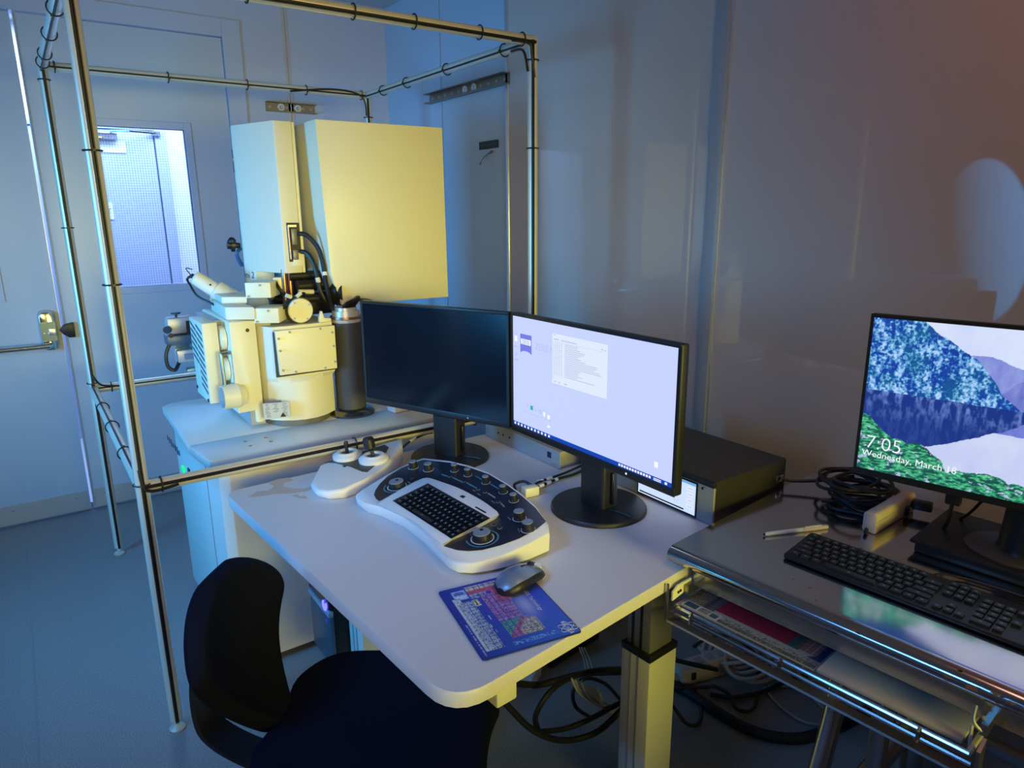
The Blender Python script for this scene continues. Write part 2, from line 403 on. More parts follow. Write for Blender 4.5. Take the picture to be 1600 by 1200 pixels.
strut('strut_channel', 'short slotted metal channel with two white washers on the back wall', (1.255, YB, 2.123), (1.535, YB, 2.123), (0, -1, 0), .05, (.30, .64), 6)
strut('strut_channel', 'long slotted metal channel with two white washers on the right wall', (XR - .002, 3.60, 2.150), (XR - .002, 2.835, 2.150), (-1, 0, 0), .05, (.50, .61), 11)
pl_ = thing('label_plate', 'small black strip label with green print on the right wall', 'sign', (XR, 3.01, 1.87))
MB().box(XR - .004, XR, 2.935, 3.105, 1.850, 1.888).build('plate', black, pl_)
g = MB()
for i in range(7): g.box(XR - .0046, XR - .004, 2.950 + i * .021, 2.963 + i * .021, 1.862, 1.874)
g.build('print_marks', mat('dull_green_print', (.02, .10, .05), .6), pl_, kind='stuff')
hk = thing('wall_hook', 'small folded metal clip hanging under the black label', 'hook', (XR, 3.03, 1.81))
p0, p1 = P(768, 237, 'x', XR - .012), P(750, 256, 'x', XR - .03)
MB().cyl(p0 + Vector((.011, 0, 0)), p0, .006, n=8).build('pin', steel, hk)
MB().tube([p0, p0.lerp(p1, .5) + Vector((-.004, .006, 0)), p1], .006, 6).build('clip', zinc, hk)
MB().tube([p0, p0.lerp(p1, .6) + Vector((-.004, -.008, 0)), p1], .004, 6).build('clip', alu_m, hk)

# ------------------------------------------------------------------ tubular coil frame around the microscope
FX0, FX1, FY0, FY1, ZM, ZT, TR = .197, 1.577, 2.094, 3.489, .800, 2.122, .0180
cg = thing('coil_frame', 'tall open cage of shiny tubes with black cable strapped along them', 'frame', (.887, 2.79, 0))
def strapped(name, a, b, ties, extra=0, sag=None):
    a, b = Vector(a), Vector(b); t = (b - a).normalized()
    o = MB().cyl(a, b, TR, n=20).build(name, chrome, cg)
    mid = (a + b) / 2; d = EYE - mid; d = (d - t * d.dot(t)).normalized()       # cable strapped on the side that faces the room
    s = t.cross(d); c = MB()
    c.tube([a + d * (TR + .0035), b + d * (TR + .0035)], .0036, 6)
    if extra:
        c.tube(spline([a.lerp(b, f) + d * (TR + .0035) + s * (.0055 * (1 if i % 2 else .9)) for i, f in enumerate((0, .3, .5, .7, 1))], 4), .0022, 6)
    c.build('strapped_cable', rubber, o)
    for f in ties:
        p = a.lerp(b, f) + d * .0022
        MB().ring(p, t, TR + .0040, .0024, 16, 5).build('cable_tie', black, o)
        MB().obox(p + d * (TR + .005) + s * .004, (.007, .007, .007)).build('tie_head', black, o)
    return o
for i, (x, y, ties) in enumerate(((FX0, FY0, (.372, .64, .80)), (FX0, FY1, (.38, .70, .975)), (FX1, FY0, (.40, .83, .97)), (FX1, FY1, (.4, .95)))):
    strapped('post', (x, y, .035), (x, y, ZT), ties, 1)
    MB().lathe((x, y, 0), (0, 0, 1), [(0, .022), (.006, .024), (.012, .016), (.016, .008), (.036, .008)], 14).build('levelling_foot', chrome, cg)
strapped('rail', (FX0, FY0, ZT), (FX1, FY0, ZT), (.12, .30, .52, .665, .84, .965), 1)
strapped('rail', (FX0, FY1, ZT), (FX1, FY1, ZT), (.03, .33, .57, .77, .975))
strapped('rail', (FX0, FY0, ZT), (FX0, FY1, ZT), (.3, .55, .8, .93))
strapped('rail', (FX1, FY0, ZT), (FX1, FY1, ZT), (.12, .42, .68, .86))
strapped('rail', (FX0, FY0, ZM), (FX1, FY0, ZM), (.035, .46, .8), 1)
strapped('rail', (FX0, FY1, ZM), (FX1, FY1, ZM), (.05, .5))
strapped('rail', (FX0, FY0, ZM), (FX0, FY1, ZM), (.25, .5, .72))
strapped('rail', (FX1, FY0, ZM), (FX1, FY1, ZM), (.3, .7))
for x in (FX0, FX1):
    for y in (FY0, FY1): MB().ball((x, y, ZT), TR * 1.06).build('corner_joint', chrome, cg)
for pts in (((FX1 - .10, FY0 - .018, ZT - .012), (FX1 - .03, FY0 - .02, ZT - .014), (FX1 - .018, FY0 - .02, ZT - .05), (FX1 - .006, FY0 - .02, ZT - .12)),
            ((FX1 - .02, FY0 + .10, ZT - .018), (FX1 - .026, FY0 + .02, ZT - .03), (FX1 - .024, FY0 - .004, ZT - .10)),
            ((FX1 - .40, FY1 - .02, ZT - .014), (FX1 - .18, FY1 - .022, ZT + .012), (FX1 - .04, FY1 - .024, ZT - .01), (FX1 - .02, FY1 - .024, ZT - .10)),
            ((FX0 - .004, FY0 - .022, ZM + .06), (FX0 + .01, FY0 - .026, ZM - .004), (FX0 + .09, FY0 - .022, ZM - .004)),
            ((FX0 + .0, FY1 - .022, ZM + .07), (FX0 + .03, FY1 - .03, ZM + .02), (FX0 + .10, FY1 - .022, ZM + .004))):
    MB().tube(spline(pts), .0045, 6).build('corner_cable', rubber, cg)

# ------------------------------------------------------------------ microscope plinth
ZP = .80
pt = thing('instrument_plinth', 'wide cream console base under the microscope with overhanging top', 'cabinet', (.85, 2.63, 0))
b0 = [(.425, 2.42), (.432, 2.262), (.46, 2.240), (1.27, 2.240), (1.27, 3.0), (.425, 3.0)]
MB().loft([[(x, y, .03) for x, y in b0], [(x, y, .755) for x, y in b0]]).build('body', slab_m, pt, bevel=.004)
MB().box(.47, 1.22, 2.29, 2.96, 0, .035).build('toe_base', dark_seam, pt)
def slab(pts, name):
    n = len(pts); c = Vector((sum(p[0] for p in pts) / n, sum(p[1] for p in pts) / n))
    ins = [tuple(Vector(p).lerp(c, .03)) for p in pts]
    MB().loft([[(x, y, .757) for x, y in ins], [(x, y, .770) for x, y in pts], [(x, y, ZP) for x, y in pts]]).build(name, slab_m, pt, bevel=.004)
slab([(.380, 2.408), (.400, 2.212), (.43, 2.205), (1.28, 2.205), (1.28, 2.408)], 'top_slab')
slab([(.380, 2.412), (1.28, 2.412), (1.28, 3.02), (.43, 3.03), (.392, 2.99)], 'top_slab')
for q in ((383, 690), (391, 697), (415, 684), (423, 690)):
    p = P(*q, 'z', ZP); MB().cyl(p, p + Vector((0, 0, .0015)), .006, n=10).build('screw', copper, pt)
p = P(287, 733, 'x', .424); MB().obox(p, (.01, .03, .024)).build('power_button', green_led, pt)
p = P(296, 738, 'x', .424); MB().obox(p, (.008, .03, .03)).build('button_plate', black, pt)
g = MB()
for i in range(7):
    p = P(262 + i * 3.0, 684 + i * 4.0, 'x', .4235); g.obox(p, (.002, .012, .020 + .006 * (i % 3)))
lab(g.build('side_lettering', navy, pt, kind='stuff'), 'dark maker lettering on the left side')
MB().box(.4235, .4255, 2.418, 2.424, .04, .75).build('side_seam', grey_pr, pt)
tag(MB().obox((1.155, 2.37, ZP + .024), (.12, .06, .046), R(5)).build('small_box', pinkish, bevel=.003), 'small pale box on the plinth behind the dark monitor', 'box')

# ------------------------------------------------------------------ electron microscope
em = thing('electron_microscope', 'large cream electron microscope with tall column and boxy electronics housing', 'microscope', (.80, 2.70, ZP))
def pris(pts, z0, z1): return MB().loft([[(x, y, z0) for x, y in pts], [(x, y, z1) for x, y in pts]])
MB().loft([[(x, y, z) for x, y in rpoly([(.665, 2.50), (.70, 2.425), (.765, 2.395), (.84, 2.405), (.895, 2.46), (.895, 2.92), (.665, 2.92)], .02)] for z in (ZP, .823)]).build('base_ring', ring_m, em)
lowr = [(.648, 2.53), (.668, 2.462), (.700, 2.428), (.735, 2.405), (.775, 2.392), (.815, 2.393), (.855, 2.408), (.905, 2.445), (.905, 2.95), (.648, 2.95)]
uppr = [(.648, 2.53), (.668, 2.455), (.690, 2.418), (.735, 2.409), (.775, 2.408), (.815, 2.408), (.855, 2.410), (.905, 2.418), (.905, 2.95), (.648, 2.95)]
MB().loft([[(x, y, .823) for x, y in lowr], [(x, y, .965) for x, y in lowr], [(x, y, .982) for x, y in uppr], [(x, y, 1.165) for x, y in uppr]]).build('chamber', cream, em, angle=25)
MB().box(.6865, .902, 2.402, 2.4085, .989, 1.149).build('panel_gap', dark_seam, em)
cp = MB().loft([[(x, y, z) for x, z in ((.695, .998), (.903, .996), (.904, 1.154), (.691, 1.155))] for y in (2.402, 2.388)]).build('cover_panel', cream2, em, bevel=.002)
for q in ((.700, 1.128), (.702, 1.085), (.706, 1.015), (.740, 1.147), (.850, 1.148), (.893, 1.130), (.895, 1.08), (.896, 1.022), (.750, 1.004), (.858, 1.004)):
    MB().cyl((q[0], 2.388, q[1]), (q[0], 2.384, q[1]), .0045, n=8).build('screw', trim_m, cp)
# data plates on the chamber foot
dp = MB().obox(P(432.5, 641.5, 'y', 2.3985), (.088, .003, .058), R(-19)).build('data_plate', mat('plate_grey', (.55, .55, .53), .5), em)
lab(dp, 'grey data plate with fine dark print')
dq = MB().obox(P(427, 629, 'y', 2.404), (.054, .003, .013), R(-22)).build('warning_label', mat('label_dark', (.12, .12, .12), .5), em)
g = MB(); c0 = P(432.5, 641.5, 'y', 2.3985); rv = Vector((math.cos(R(-19)), math.sin(R(-19)), 0)); nv = Vector((rv.y, -rv.x, 0))
for i in range(9):
    for j in range(3):
        a = random.uniform(.008, .022)
        if i > 5 and j == 1: continue
        g.obox(c0 + nv * .0022 + rv * (-.030 + .029 * j + random.uniform(-.003, .003)) + Vector((0, 0, .024 - i * .0055)), (a, .0006, .0014), R(-19))
g  .build('plate_print', mat('plate_ink', (.10, .11, .13), .6), dp, kind='stuff')
MB().loft([[c0 + nv * (.0022 + e) + rv * x + Vector((0, 0, z)) for x, z in ((.010, -.024), (.030, -.024), (.020, -.008))] for e in (0, .0006)]).build('warning_triangle', black, dp)
# door of the chamber
dr = MB().loft([[(x, y, z) for x, z in ((.563, .868), (.616, .870), (.616, .824), (.645, .824), (.645, 1.189), (.557, 1.193), (.557, .868))] for y in (2.45, 2.86)]).build('chamber_door', cream2, em, bevel=.006)
MB().box(.600, .650, 2.462, 2.84, .815, .868).build('door_hinge_block', trim_m, em)
p = P(386.5, 516, 'y', 2.45); MB().cyl(p, p + Vector((0, -.002, 0)), .0065, n=12).build('plug_hole', black, dr)
MB().box(.532, .557, 2.56, 2.84, .90, 1.185).build('door_recess', trim_m, em)
for q in ((353.5, 527), (360.5, 575)):
    p = P(*q, 'y', 2.53)
    MB().lathe((.534, 2.53, p.z), (1, 0, 0), [(0, .030), (.004, .042), (.020, .043), (.023, .038)], 28).build('port_flange', cream, em)
h = [P(363, 554, 'y', 2.47), P(345, 553.5, 'y', 2.455), P(351.5, 604, 'y', 2.455), P(368, 600, 'y', 2.47)]
h[0].x = h[3].x = .562; h[0].z = h[1].z; h[3].z = h[2].z
MB().tube([h[0], h[0].lerp(h[1], .9), h[1], h[1].lerp(h[2], .06), h[1].lerp(h[2], .94), h[2], h[2].lerp(h[3], .1), h[3]], .0065, 10).build('door_handle', steel_d, em)
p = P(340, 622, 'y', 2.452)
cb = MB().lathe((.510, 2.448, p.z), (1, 0, 0), [(0, .030), (0, .041), (.052, .043), (.062, .036), (.075, .034)], 32).build('round_drive', cream2, em)
MB().lathe((.508, 2.448, p.z), (1, 0, 0), [(-.002, .036), (.002, .036)], 28).build('end_cap', mat('cap_blue_grey', (.30, .33, .40), .4), cb)
# ventilated housing left of the door
vb = MB().box(.480, .530, 2.50, 2.705, .905, 1.188).build('vent_housing', cream2, em, bevel=.003)
g = MB()
for i in range(10):
    z = 1.176 - i * .0235
    for k_ in range(2):
        if i > 5 and k_: continue
        y0 = 2.513 + k_ * .094
        g.loft([[(.4796 - e, y0, z - .020), (.4796 - e, y0 + .082, z), (.4796 - e, y0 + .082, z - .008), (.4796 - e, y0, z - .028)] for e in (0, .0012)])
g.build('vent_slots', mat('slot_blue_grey', (.10, .13, .19), .6), vb, kind='stuff')
for q in ((2.52, .915), (2.69, .93)): MB().cyl((.4795, *q), (.476, *q), .006, n=8).build('screw', black, vb)
MB().cyl((.455, 2.72, .99), (.54, 2.72, .99), .01).build('rear_bolt', steel, em)
# airlock at the far left
al = MB().box(.424, .56, 2.86, 2.94, 1.062, 1.098).build('airlock_rail', mat('airlock_blue_grey', (.10, .14, .20), .4, .4), em, bevel=.003)
MB().box(.432, .530, 2.875, 2.935, 1.102, 1.165).build('airlock_block', mat('light_metal', (.55, .55, .55), .4, .5), al, bevel=.008)
MB().lathe((.470, 2.90, 1.165), (0, 0, 1), [(0, .005), (.012, .005), (.012, .017), (.018, .017)], 12).build('airlock_screw', black, al)
MB().lathe((.436, 2.872, 1.125), (-.5, -1, 0), [(0, .006), (.012, .006), (.012, .014), (.026, .014)], 12).build('airlock_knob', black, al)
MB().lathe((.441, 2.87, 1.103), (-.2, -1, 0), [(0, .004), (.012, .004), (.012, .009), (.022, .009)], 10).build('airlock_knob', steel, al)
MB().box(.497, .512, 2.865, 2.90, 1.098, 1.150).build('airlock_stop', black, al)
lb = MB().box(.452, .56, 2.862, 2.93, .992, 1.040).build('airlock_motor', mat('light_metal', (.55, .55, .55), .4, .5), em, bevel=.004)
MB().box(.475, .535, 2.859, 2.862, 1.004, 1.026).build('motor_label', mat('label_blue_grey', (.22, .28, .36), .5), lb)
MB().box(.452, .56, 2.885, 2.925, 1.038, 1.064).build('airlock_spacer', steel, em)
MB().tube(spline([(.428, 2.862, 1.066), (.412, 2.858, 1.03), (.414, 2.858, .985), (.435, 2.858, .968), (.452, 2.87, .985), (.46, 2.88, 1.0)]), .007, 8).build('airlock_hose', rubber, em)
# secondary detector tube reaching in from the left
a, b_ = P(303, 433, 'y', 2.80), P(392, 488, 'y', 2.72); ax = (b_ - a).normalized(); L = (b_ - a).length
dt = MB().lathe(a, ax, [(0, .022), (.006, .027), (.085, .029), (.088, .040), (.15, .042), (.20, .046), (L, .050)], 28).build('detector_tube', cream, em, angle=30)
MB().lathe(a - ax * .012, ax, [(0, .008), (.012, .010), (.014, .012)], 10).build('cable_gland', black, dt)
MB().tube(spline([a - ax * .01, a - ax * .022 + Vector((-.006, 0, -.02)), P(297, 445, 'y', 2.79), P(308, 462, 'y', 2.76), P(328, 473, 'y', 2.72), P(345, 482, 'y', 2.70), P(347, 492, 'y', 2.69)]), .0045, 6).build('detector_cable', rubber, dt)
MB().tube(spline([a - ax * .01, a - ax * .03 + Vector((.0, 0, .015)), a + Vector((-.002, 0, .028))]), .002, 5).build('tube_wire', rubber, dt)
for f in (.3, .62):
    p = a + ax * L * f; MB().ball(p + Vector((-.01, -.035 - .008 * f, .015)), .004, n=8).build('tube_screw', black, dt)
mt = MB().loft([[(.560, 2.50, z), (.644, 2.44, z), (.652, 2.70, z), (.575, 2.78, z)] for z in (1.192, 1.238)]).build('detector_mount', cream, em, bevel=.006)
MB().loft([[(.575, 2.60, z), (.650, 2.55, z), (.665, 2.76, z), (.585, 2.78, z)] for z in (1.238, 1.262)]).build('mount_block', cream, mt, bevel=.004)
MB().loft([[(.625, 2.462, 1.166), (.70, 2.452, 1.166), (.70, 2.80, 1.166), (.60, 2.80, 1.166)], [(.67, 2.60, 1.235), (.74, 2.60, 1.24), (.78, 2.80, 1.26), (.70, 2.80, 1.26)]]).build('chamber_shoulder', mat('shoulder_grey', (.62, .62, .60), .45), em, bevel=.006)
# amplifier boxes
def amp(qs, y, depth, ang):
    p = [P(*q, 'y', y) for q in qs]; c = (p[0] + p[1] + p[2] + p[3]) / 4
    wd = (p[1] - p[0]).length / math.cos(ang) * .92; hh = (p[0] - p[3]).length
    d = Vector((math.sin(ang), math.cos(ang), 0))
    o = MB().obox(c + d * depth / 2, (wd, depth, hh), -ang).build('amplifier_box', cream2, em, bevel=.0025)
    r = Vector((math.cos(ang), -math.sin(ang), 0))
    for u, v in ((.1, .33), (-.38, -.38)):
        q = c + r * wd * u + Vector((0, 0, hh * v)) - d * .0005
        MB().cyl(q, q - d * .003, .004, n=8).build('screw', trim_m, o)
    return o
amp([(384, 441.6), (420.6, 441), (421, 466), (385.5, 466)], 2.50, .105, R(34))
amp([(397, 482), (433, 481), (434, 505), (399, 505.6)], 2.425, .105, R(34))
# round port and dark lens region
p = P(470.6, 485.5, 'y', 2.43)
rp = MB().lathe(p, (0, 1, 0), [(0, .040), (.003, .0435), (.014, .0435), (.014, .034), (.10, .034)], 36).build('round_port', cream2, em)
MB().lathe(p + Vector((.002, .016, -.001)), (0, 1, 0), [(0, .048), (.05, .048)], 32).build('port_clamp', black_m, rp)
for a_ in (.6, 2.2, 3.9, 5.3):
    q = p + Vector((.036 * math.cos(a_), -.001, .036 * math.sin(a_))); MB().cyl(q, q + Vector((0, -.003, 0)), .004, n=6).build('bolt', steel, rp)
MB().lathe((.885, 2.80, 1.165), (0, 0, 1), [(0, .085), (.05, .085), (.06, .075), (.11, .075), (.13, .068), (.21, .068)], 28).build('lens_stack', black_m, em)
MB().box(.83, 1.0, 2.62, 2.90, 1.166, 1.25).build('pump_block', black_m, em, bevel=.006)
for z, y, x0, x1, r in ((1.318, 2.62, .83, .99, .017), (1.282, 2.60, .85, 1.0, .022), (1.235, 2.57, .86, .96, .016)):
    MB().cyl((x0, y, z), (x1, y, z), r).build('dark_pipe', black_m, em)
MB().cyl((.848, 2.585, 1.262), (.905, 2.585, 1.258), .009).build('pale_pipe', cream, em)
MB().lathe((.972, 2.56, 1.255), (.8, -1, 0), [(0, .03), (.02, .03), (.02, .052), (.04, .052), (.04, .042), (.055, .04)], 28).build('gate_flange', black_m, em)
MB().cyl((.812, 2.63, 1.20), (.812, 2.63, 1.345), .010).build('copper_pipe', copper, em)
MB().cyl((.834, 2.63, 1.20), (.834, 2.63, 1.345), .008).build('copper_pipe', copper, em)
q = P(434, 443, 'y', 2.57); MB().obox(q, (.03, .03, .045), R(-20)).build('feedthrough_block', cream2, em, bevel=.003)
MB().tube(spline([P(430, 440, 'y', 2.54), P(437, 452, 'y', 2.52), P(447, 461, 'y', 2.52), P(455, 464, 'y', 2.54)]), .006, 6).build('signal_cable', rubber, em)
MB().tube(spline([P(437, 486, 'y', 2.46), P(446, 477, 'y', 2.45), P(460, 466, 'y', 2.46), P(475, 459, 'y', 2.50)]), .007, 8).build('signal_cable', rubber, em)
for a_, b_ in (((447, 461.5), (455, 464)), ((463, 464), (470, 458))):
    MB().cyl(P(*a_, 'y', 2.448), P(*b_, 'y', 2.452), .0072, n=8).build('cable_marker', white_pl, em)
# chamber top plates beside the port
MB().loft([[(x, y, z) for x, z in ((.86, 1.165), (.905, 1.165), (.905, 1.176), (.880, 1.180), (.874, 1.205), (.868, 1.205), (.86, 1.182))] for y in (2.42, 2.435)]).build('top_bracket', cream, em, bevel=.002)
# column cover
CT, CL, CR_ = R(20), .24, .045                            # the left face runs back obliquely, then turns round a soft corner
def cpath(q, e=0.0):
    dx, dy = -math.sin(CT), math.cos(CT)
    f = min(q, CL); x, y = .812 + dx * f - dy * e, 2.602 + dy * f + dx * e
    if q <= CL: return x, y
    cx, cy = .812 + dx * CL + dy * CR_, 2.602 + dy * CL - dx * CR_
    a = math.pi + CT - (q - CL) / CR_
    return cx + (CR_ + e) * math.cos(a), cy + (CR_ + e) * math.sin(a)
arc_ = [cpath(CL + CR_ * R(a)) for a in range(0, 131, 13)]
ro = [(.876, 2.98), (.876, 2.602), (.812, 2.602)] + arc_
cc = pris(ro, 1.330, 1.868).build('column_cover', cream, em, bevel=.004)
pris([(.876, 2.979), (.876, 2.78)] + [cpath(.185, -.0005)] + [(x + .0004, y) for x, y in arc_], 1.215, 1.331).build('column_skirt', cream, em, bevel=.003)
MB().box(.8775, .889, 2.606, 2.98, 1.330, 1.866).build('column_rear_cover', cream2, em, bevel=.003)
MB().box(.842, .884, 2.596, 2.603, 1.356, 1.405).build('slot_plate', cream2, cc, bevel=.001)
q = [P(*v, 'y', 2.6015) for v in ((447, 348), (467, 348), (471.5, 409), (452.5, 409))]
sl = MB().loft([q, [v + Vector((0, -.003, 0)) for v in q]]).build('connector_slot', dark_seam, cc)
for q0, s_ in (((459, 370), (.020, .016, .058)), ((461.5, 398), (.020, .016, .036))):
    MB().obox(P(*q0, 'y', 2.594), s_).build('connector', mat('connector_grey', (.20, .20, .22), .4, .4), sl, bevel=.002)
MB().cyl(P(450, 352, 'y', 2.594), P(455, 405, 'y', 2.594), .004).build('slot_rod', copper, sl)
MB().obox(P(456, 353, 'y', 2.594), (.03, .012, .008)).build('slot_screw', chrome, sl)
for pts, mk in ((((467, 365), (480, 368), (496, 386), (503, 405), (507, 425), (509, 441), (514, 463), (520, 483), (535, 489)), 4),
                (((470, 393), (480, 396), (490, 412), (496, 434), (501, 456), (515, 478), (535, 487), (550, 480)), 3)):
    yy = [2.590, 2.575, 2.555, 2.54, 2.53, 2.52, 2.50, 2.47, 2.45]
    sp = [P(*v, 'y', yy[i]) for i, v in enumerate(pts)]
    c_ = MB().tube(spline(sp), .0085, 8).build('column_cable', rubber, em)
    MB().cyl(sp[mk], sp[mk].lerp(sp[mk + 1], .35), .0092, n=10).build('cable_marker', white_pl, c_)
# rounded edge fittings and lettering on the left face of the column
def bendL(co):
    x, y = cpath(.326 - co.x, .0010)
    return Vector((x, y, 1.304 + co.y))
text('lettering', 'Gemini 2', .036, (0, 0, 0), (0, -1, 0), (0, 0, 1), navy, em, bend=bendL)
for z0, z1 in ((1.752, 1.782), (1.700, 1.74)):
    MB().loft([[(*cpath(q, .0005), z) for q in (.262, .275, .288, .300)] + [(*cpath(q, .003), z) for q in (.300, .288, .275, .262)] for z in (z0, z1)]).build('corner_badge', navy, cc)
kb_ = P(367, 384, 'y', 2.90)
kp = MB().lathe(kb_ + Vector((.02, 0, 0)), (-1, .1, .1), [(0, .010), (.02, .012), (.02, .026), (.034, .026), (.034, .018), (.048, .016)], 14).build('aperture_knob', black, em)
MB().ball(kb_ + Vector((-.012, -.01, .018)), .016, n=12).build('aperture_grip', black, kp)
MB().tube(spline([kb_ + Vector((.02, 0, -.01)), P(370, 398, 'y', 2.92), P(378, 415, 'y', 2.95)]), .008, 6).build('knob_stem', mat('cable_blue', (.05, .15, .35), .5), kp)
# electronics housing
hz = [(.928, 1.868), (1.44, 1.869), (1.445, 1.205), (.982, 1.209), (.946, 1.324)]
MB().loft([[(x, y, z) for x, z in hz] for y in (2.50, 2.95)]).build('electronics_housing', cream2, em, bevel=.003)
# vibration damper column
vd = MB().lathe((.972, 2.446, ZP), (0, 0, 1), [(.025, .055), (.355, .056)], 32).build('damper_column', char_m, em)
MB().lathe((.972, 2.446, ZP), (0, 0, 1), [(0, .084), (.008, .086), (.014, .080), (.020, .074), (.027, .058)], 36).build('damper_base', mat('dark_chrome', (.20, .21, .23), .2, 1.0), vd)
MB().lathe((.972, 2.446, ZP + .355), (0, 0, 1), [(0, .054), (.012, .056), (.014, .048)], 32).build('damper_collar', chrome, vd)
MB().lathe((.972, 2.446, ZP + .369), (0, 0, 1), [(0, .058), (.008, .058)], 32).build('damper_ring', copper, vd)
MB().lathe((.972, 2.446, ZP + .377), (0, 0, 1), [(0, .050), (.020, .050), (.020, .040), (.032, .040)], 32).build('damper_cap', chrome, vd)
for i in range(5):
    MB().tube(spline([(.955 + .012 * i, 2.43 + .006 * i, 1.20), (.96 + .012 * i, 2.40, 1.228 + .004 * i), (1.02, 2.41 + .01 * i, 1.235), (1.06 + .01 * i, 2.45, 1.20), (1.08, 2.50, 1.12 - .02 * i)]), .006, 6).build('damper_cable', rubber, vd)
for z0, z1, n_ in ((1.06, 1.085, white_pl), (.95, .99, white_pl)):
    MB().tube([(1.055, 2.47, z0), (1.052, 2.472, z1)], .007, 8).build('cable_marker', n_, vd)
MB().tube([(1.05, 2.475, .93), (1.055, 2.475, 1.12), (1.06, 2.47, 1.19)], .0055, 6).build('damper_cable', rubber, vd)

# ------------------------------------------------------------------ operator desk
ZD = .74
dk = thing('operator_desk', 'pale height adjustable desk with rounded corners holding the control panel', 'desk', (.95, 1.5, 0))
do = rpoly([(.405, 2.075), (.492, .878), (1.20, .962), (1.50, .992), (1.50, 2.10), (1.40, 2.075)], [.055, .085, 0, .01, .01, 0], 6)
MB().loft([[(x, y, ZD - .030) for x, y in do], [(x, y, ZD - .004) for x, y in do],
           [(x + (.95 - x) * .004, y + (1.5 - y) * .004, ZD) for x, y in do]]).build('desk_top', desk_m, dk, angle=50)
for pts in (((388, 777), (400, 768), (420, 766), (428, 760), (418, 754), (436, 748), (452, 746), (458, 750), (444, 754), (442, 760), (462, 764), (478, 763), (492, 757), (496, 761), (478, 768), (455, 771), (430, 772), (405, 776)),
            ((456, 775), (463, 772), (470, 776), (476, 774), (482, 779), (474, 779), (466, 778))):
    q = [P(*v, 'z', ZD + .0004) for v in pts]
    MB().loft([[v - Vector((0, 0, .0003)) for v in q], q]).build('stain', stain_m, dk)
def desk_leg(x, y, rz, zo, name):
    M_ = lambda dx, dy: (x + dx * math.cos(rz) - dy * math.sin(rz), y + dx * math.sin(rz) + dy * math.cos(rz))
    pr = lambda pts, z0, z1, nm, m, par, bv=0: MB().loft([[(*M_(a, b), z0) for a, b in pts], [(*M_(a, b), z1) for a, b in pts]]).build(nm, m, par, bevel=bv)
    o = pr([(-.052, -.045), (.052, -.045), (.052, .045), (-.052, .045)], .02, zo - .012, name, leg_m, dk, .004)
    pr([(-.0535, -.0465), (.0535, -.0465), (.0535, .0465), (-.0535, .0465)], zo - .014, zo + .004, 'leg_collar', black, o, .002)
    pr([(-.043, -.036), (.043, -.036), (.043, .036), (-.043, .036)], zo, ZD - .03, 'inner_column', leg_g, o, .003)
    for a, b in ((-.0438, -.012), (-.0438, .014)):
        pr([(a, b), (a + .003, b), (a + .003, b + .008), (a, b + .008)], zo + .004, ZD - .03, 'column_groove', black_m, o)
    for b in (-.012, .012):
        pr([(-.0528, b), (-.050, b), (-.050, b + .007), (-.0528, b + .007)], .02, zo - .013, 'column_groove', trim_m, o)
    pr([(-.34, -.04), (.05, -.04), (.05, .04), (-.34, .04)], 0, .02, 'foot_bar', leg_m, o, .004)
desk_leg(1.152, 1.046, R(4), .502, 'lift_leg')
desk_leg(.735, 1.815, R(4), .40, 'lift_leg')
MB().obox((.86, 1.055, .672), (.50, .06, .05), R(4)).build('support_beam', leg_m, dk, bevel=.004)
MB().obox((.645, 1.015, .665), (.05, .14, .08), R(4)).build('support_bracket', leg_m, dk, bevel=.004)
MB().obox((.93, 1.45, .665), (.05, .80, .06), R(30)).build('support_beam', leg_m, dk)
MB().obox((1.13, 1.30, .62), (.20, .30, .10), R(4)).build('control_box', black, dk, bevel=.005)
MB().obox((1.00, 1.60, .05), (.56, .055, .06), R(18)).build('floor_beam', leg_m, dk, bevel=.004)
# computer hung under the desk
pc = thing('computer_tower', 'dark computer tower with glowing blue ring under the desk', 'computer', (.78, 1.99, .15))
MB().box(.640, 1.02, 1.865, 2.06, .145, .66).build('case', black_m, pc, bevel=.006)
MB().loft([[(.640, y, z) for y, z in ((1.867, .147), (2.058, .147), (2.058, .340), (1.867, .340))], [(.628, y, z) for y, z in ((1.872, .153), (2.053, .153), (2.053, .334), (1.872, .334))]]).build('front_panel', mat('panel_blue_grey', (.05, .08, .11), .35), pc, bevel=.004)
MB().loft([[(.640, y, z) for y, z in ((1.867, .358), (2.058, .358), (2.058, .655), (1.867, .655))], [(.626, y, z) for y, z in ((1.872, .362), (2.053, .362), (2.053, .65), (1.872, .65))]]).build('drive_bay', black_gl, pc, bevel=.004)
MB().box(.6235, .640, 1.870, 2.055, .336, .356).build('light_strip', mat('strip_pale', (.35, .45, .55), .3, .3), pc, bevel=.003)
MB().tube([(.6225, 1.898 + .013 * math.cos(t), .372 + .016 * math.sin(t)) for t in [R(-220 + 26 * i) for i in range(11)]], .0034, 6).build('power_ring', blue_led, pc)
MB().obox((.6265, 1.90, .315), (.002, .012, .008)).build('status_lamp', mat('dim_blue', (.02, .03, .5), emit=1.15), pc)
for i in range(6): MB().box(.6245, .627, 1.885, 2.045, .47 + i * .024, .476 + i * .024).build('bay_slot', black_m, pc)

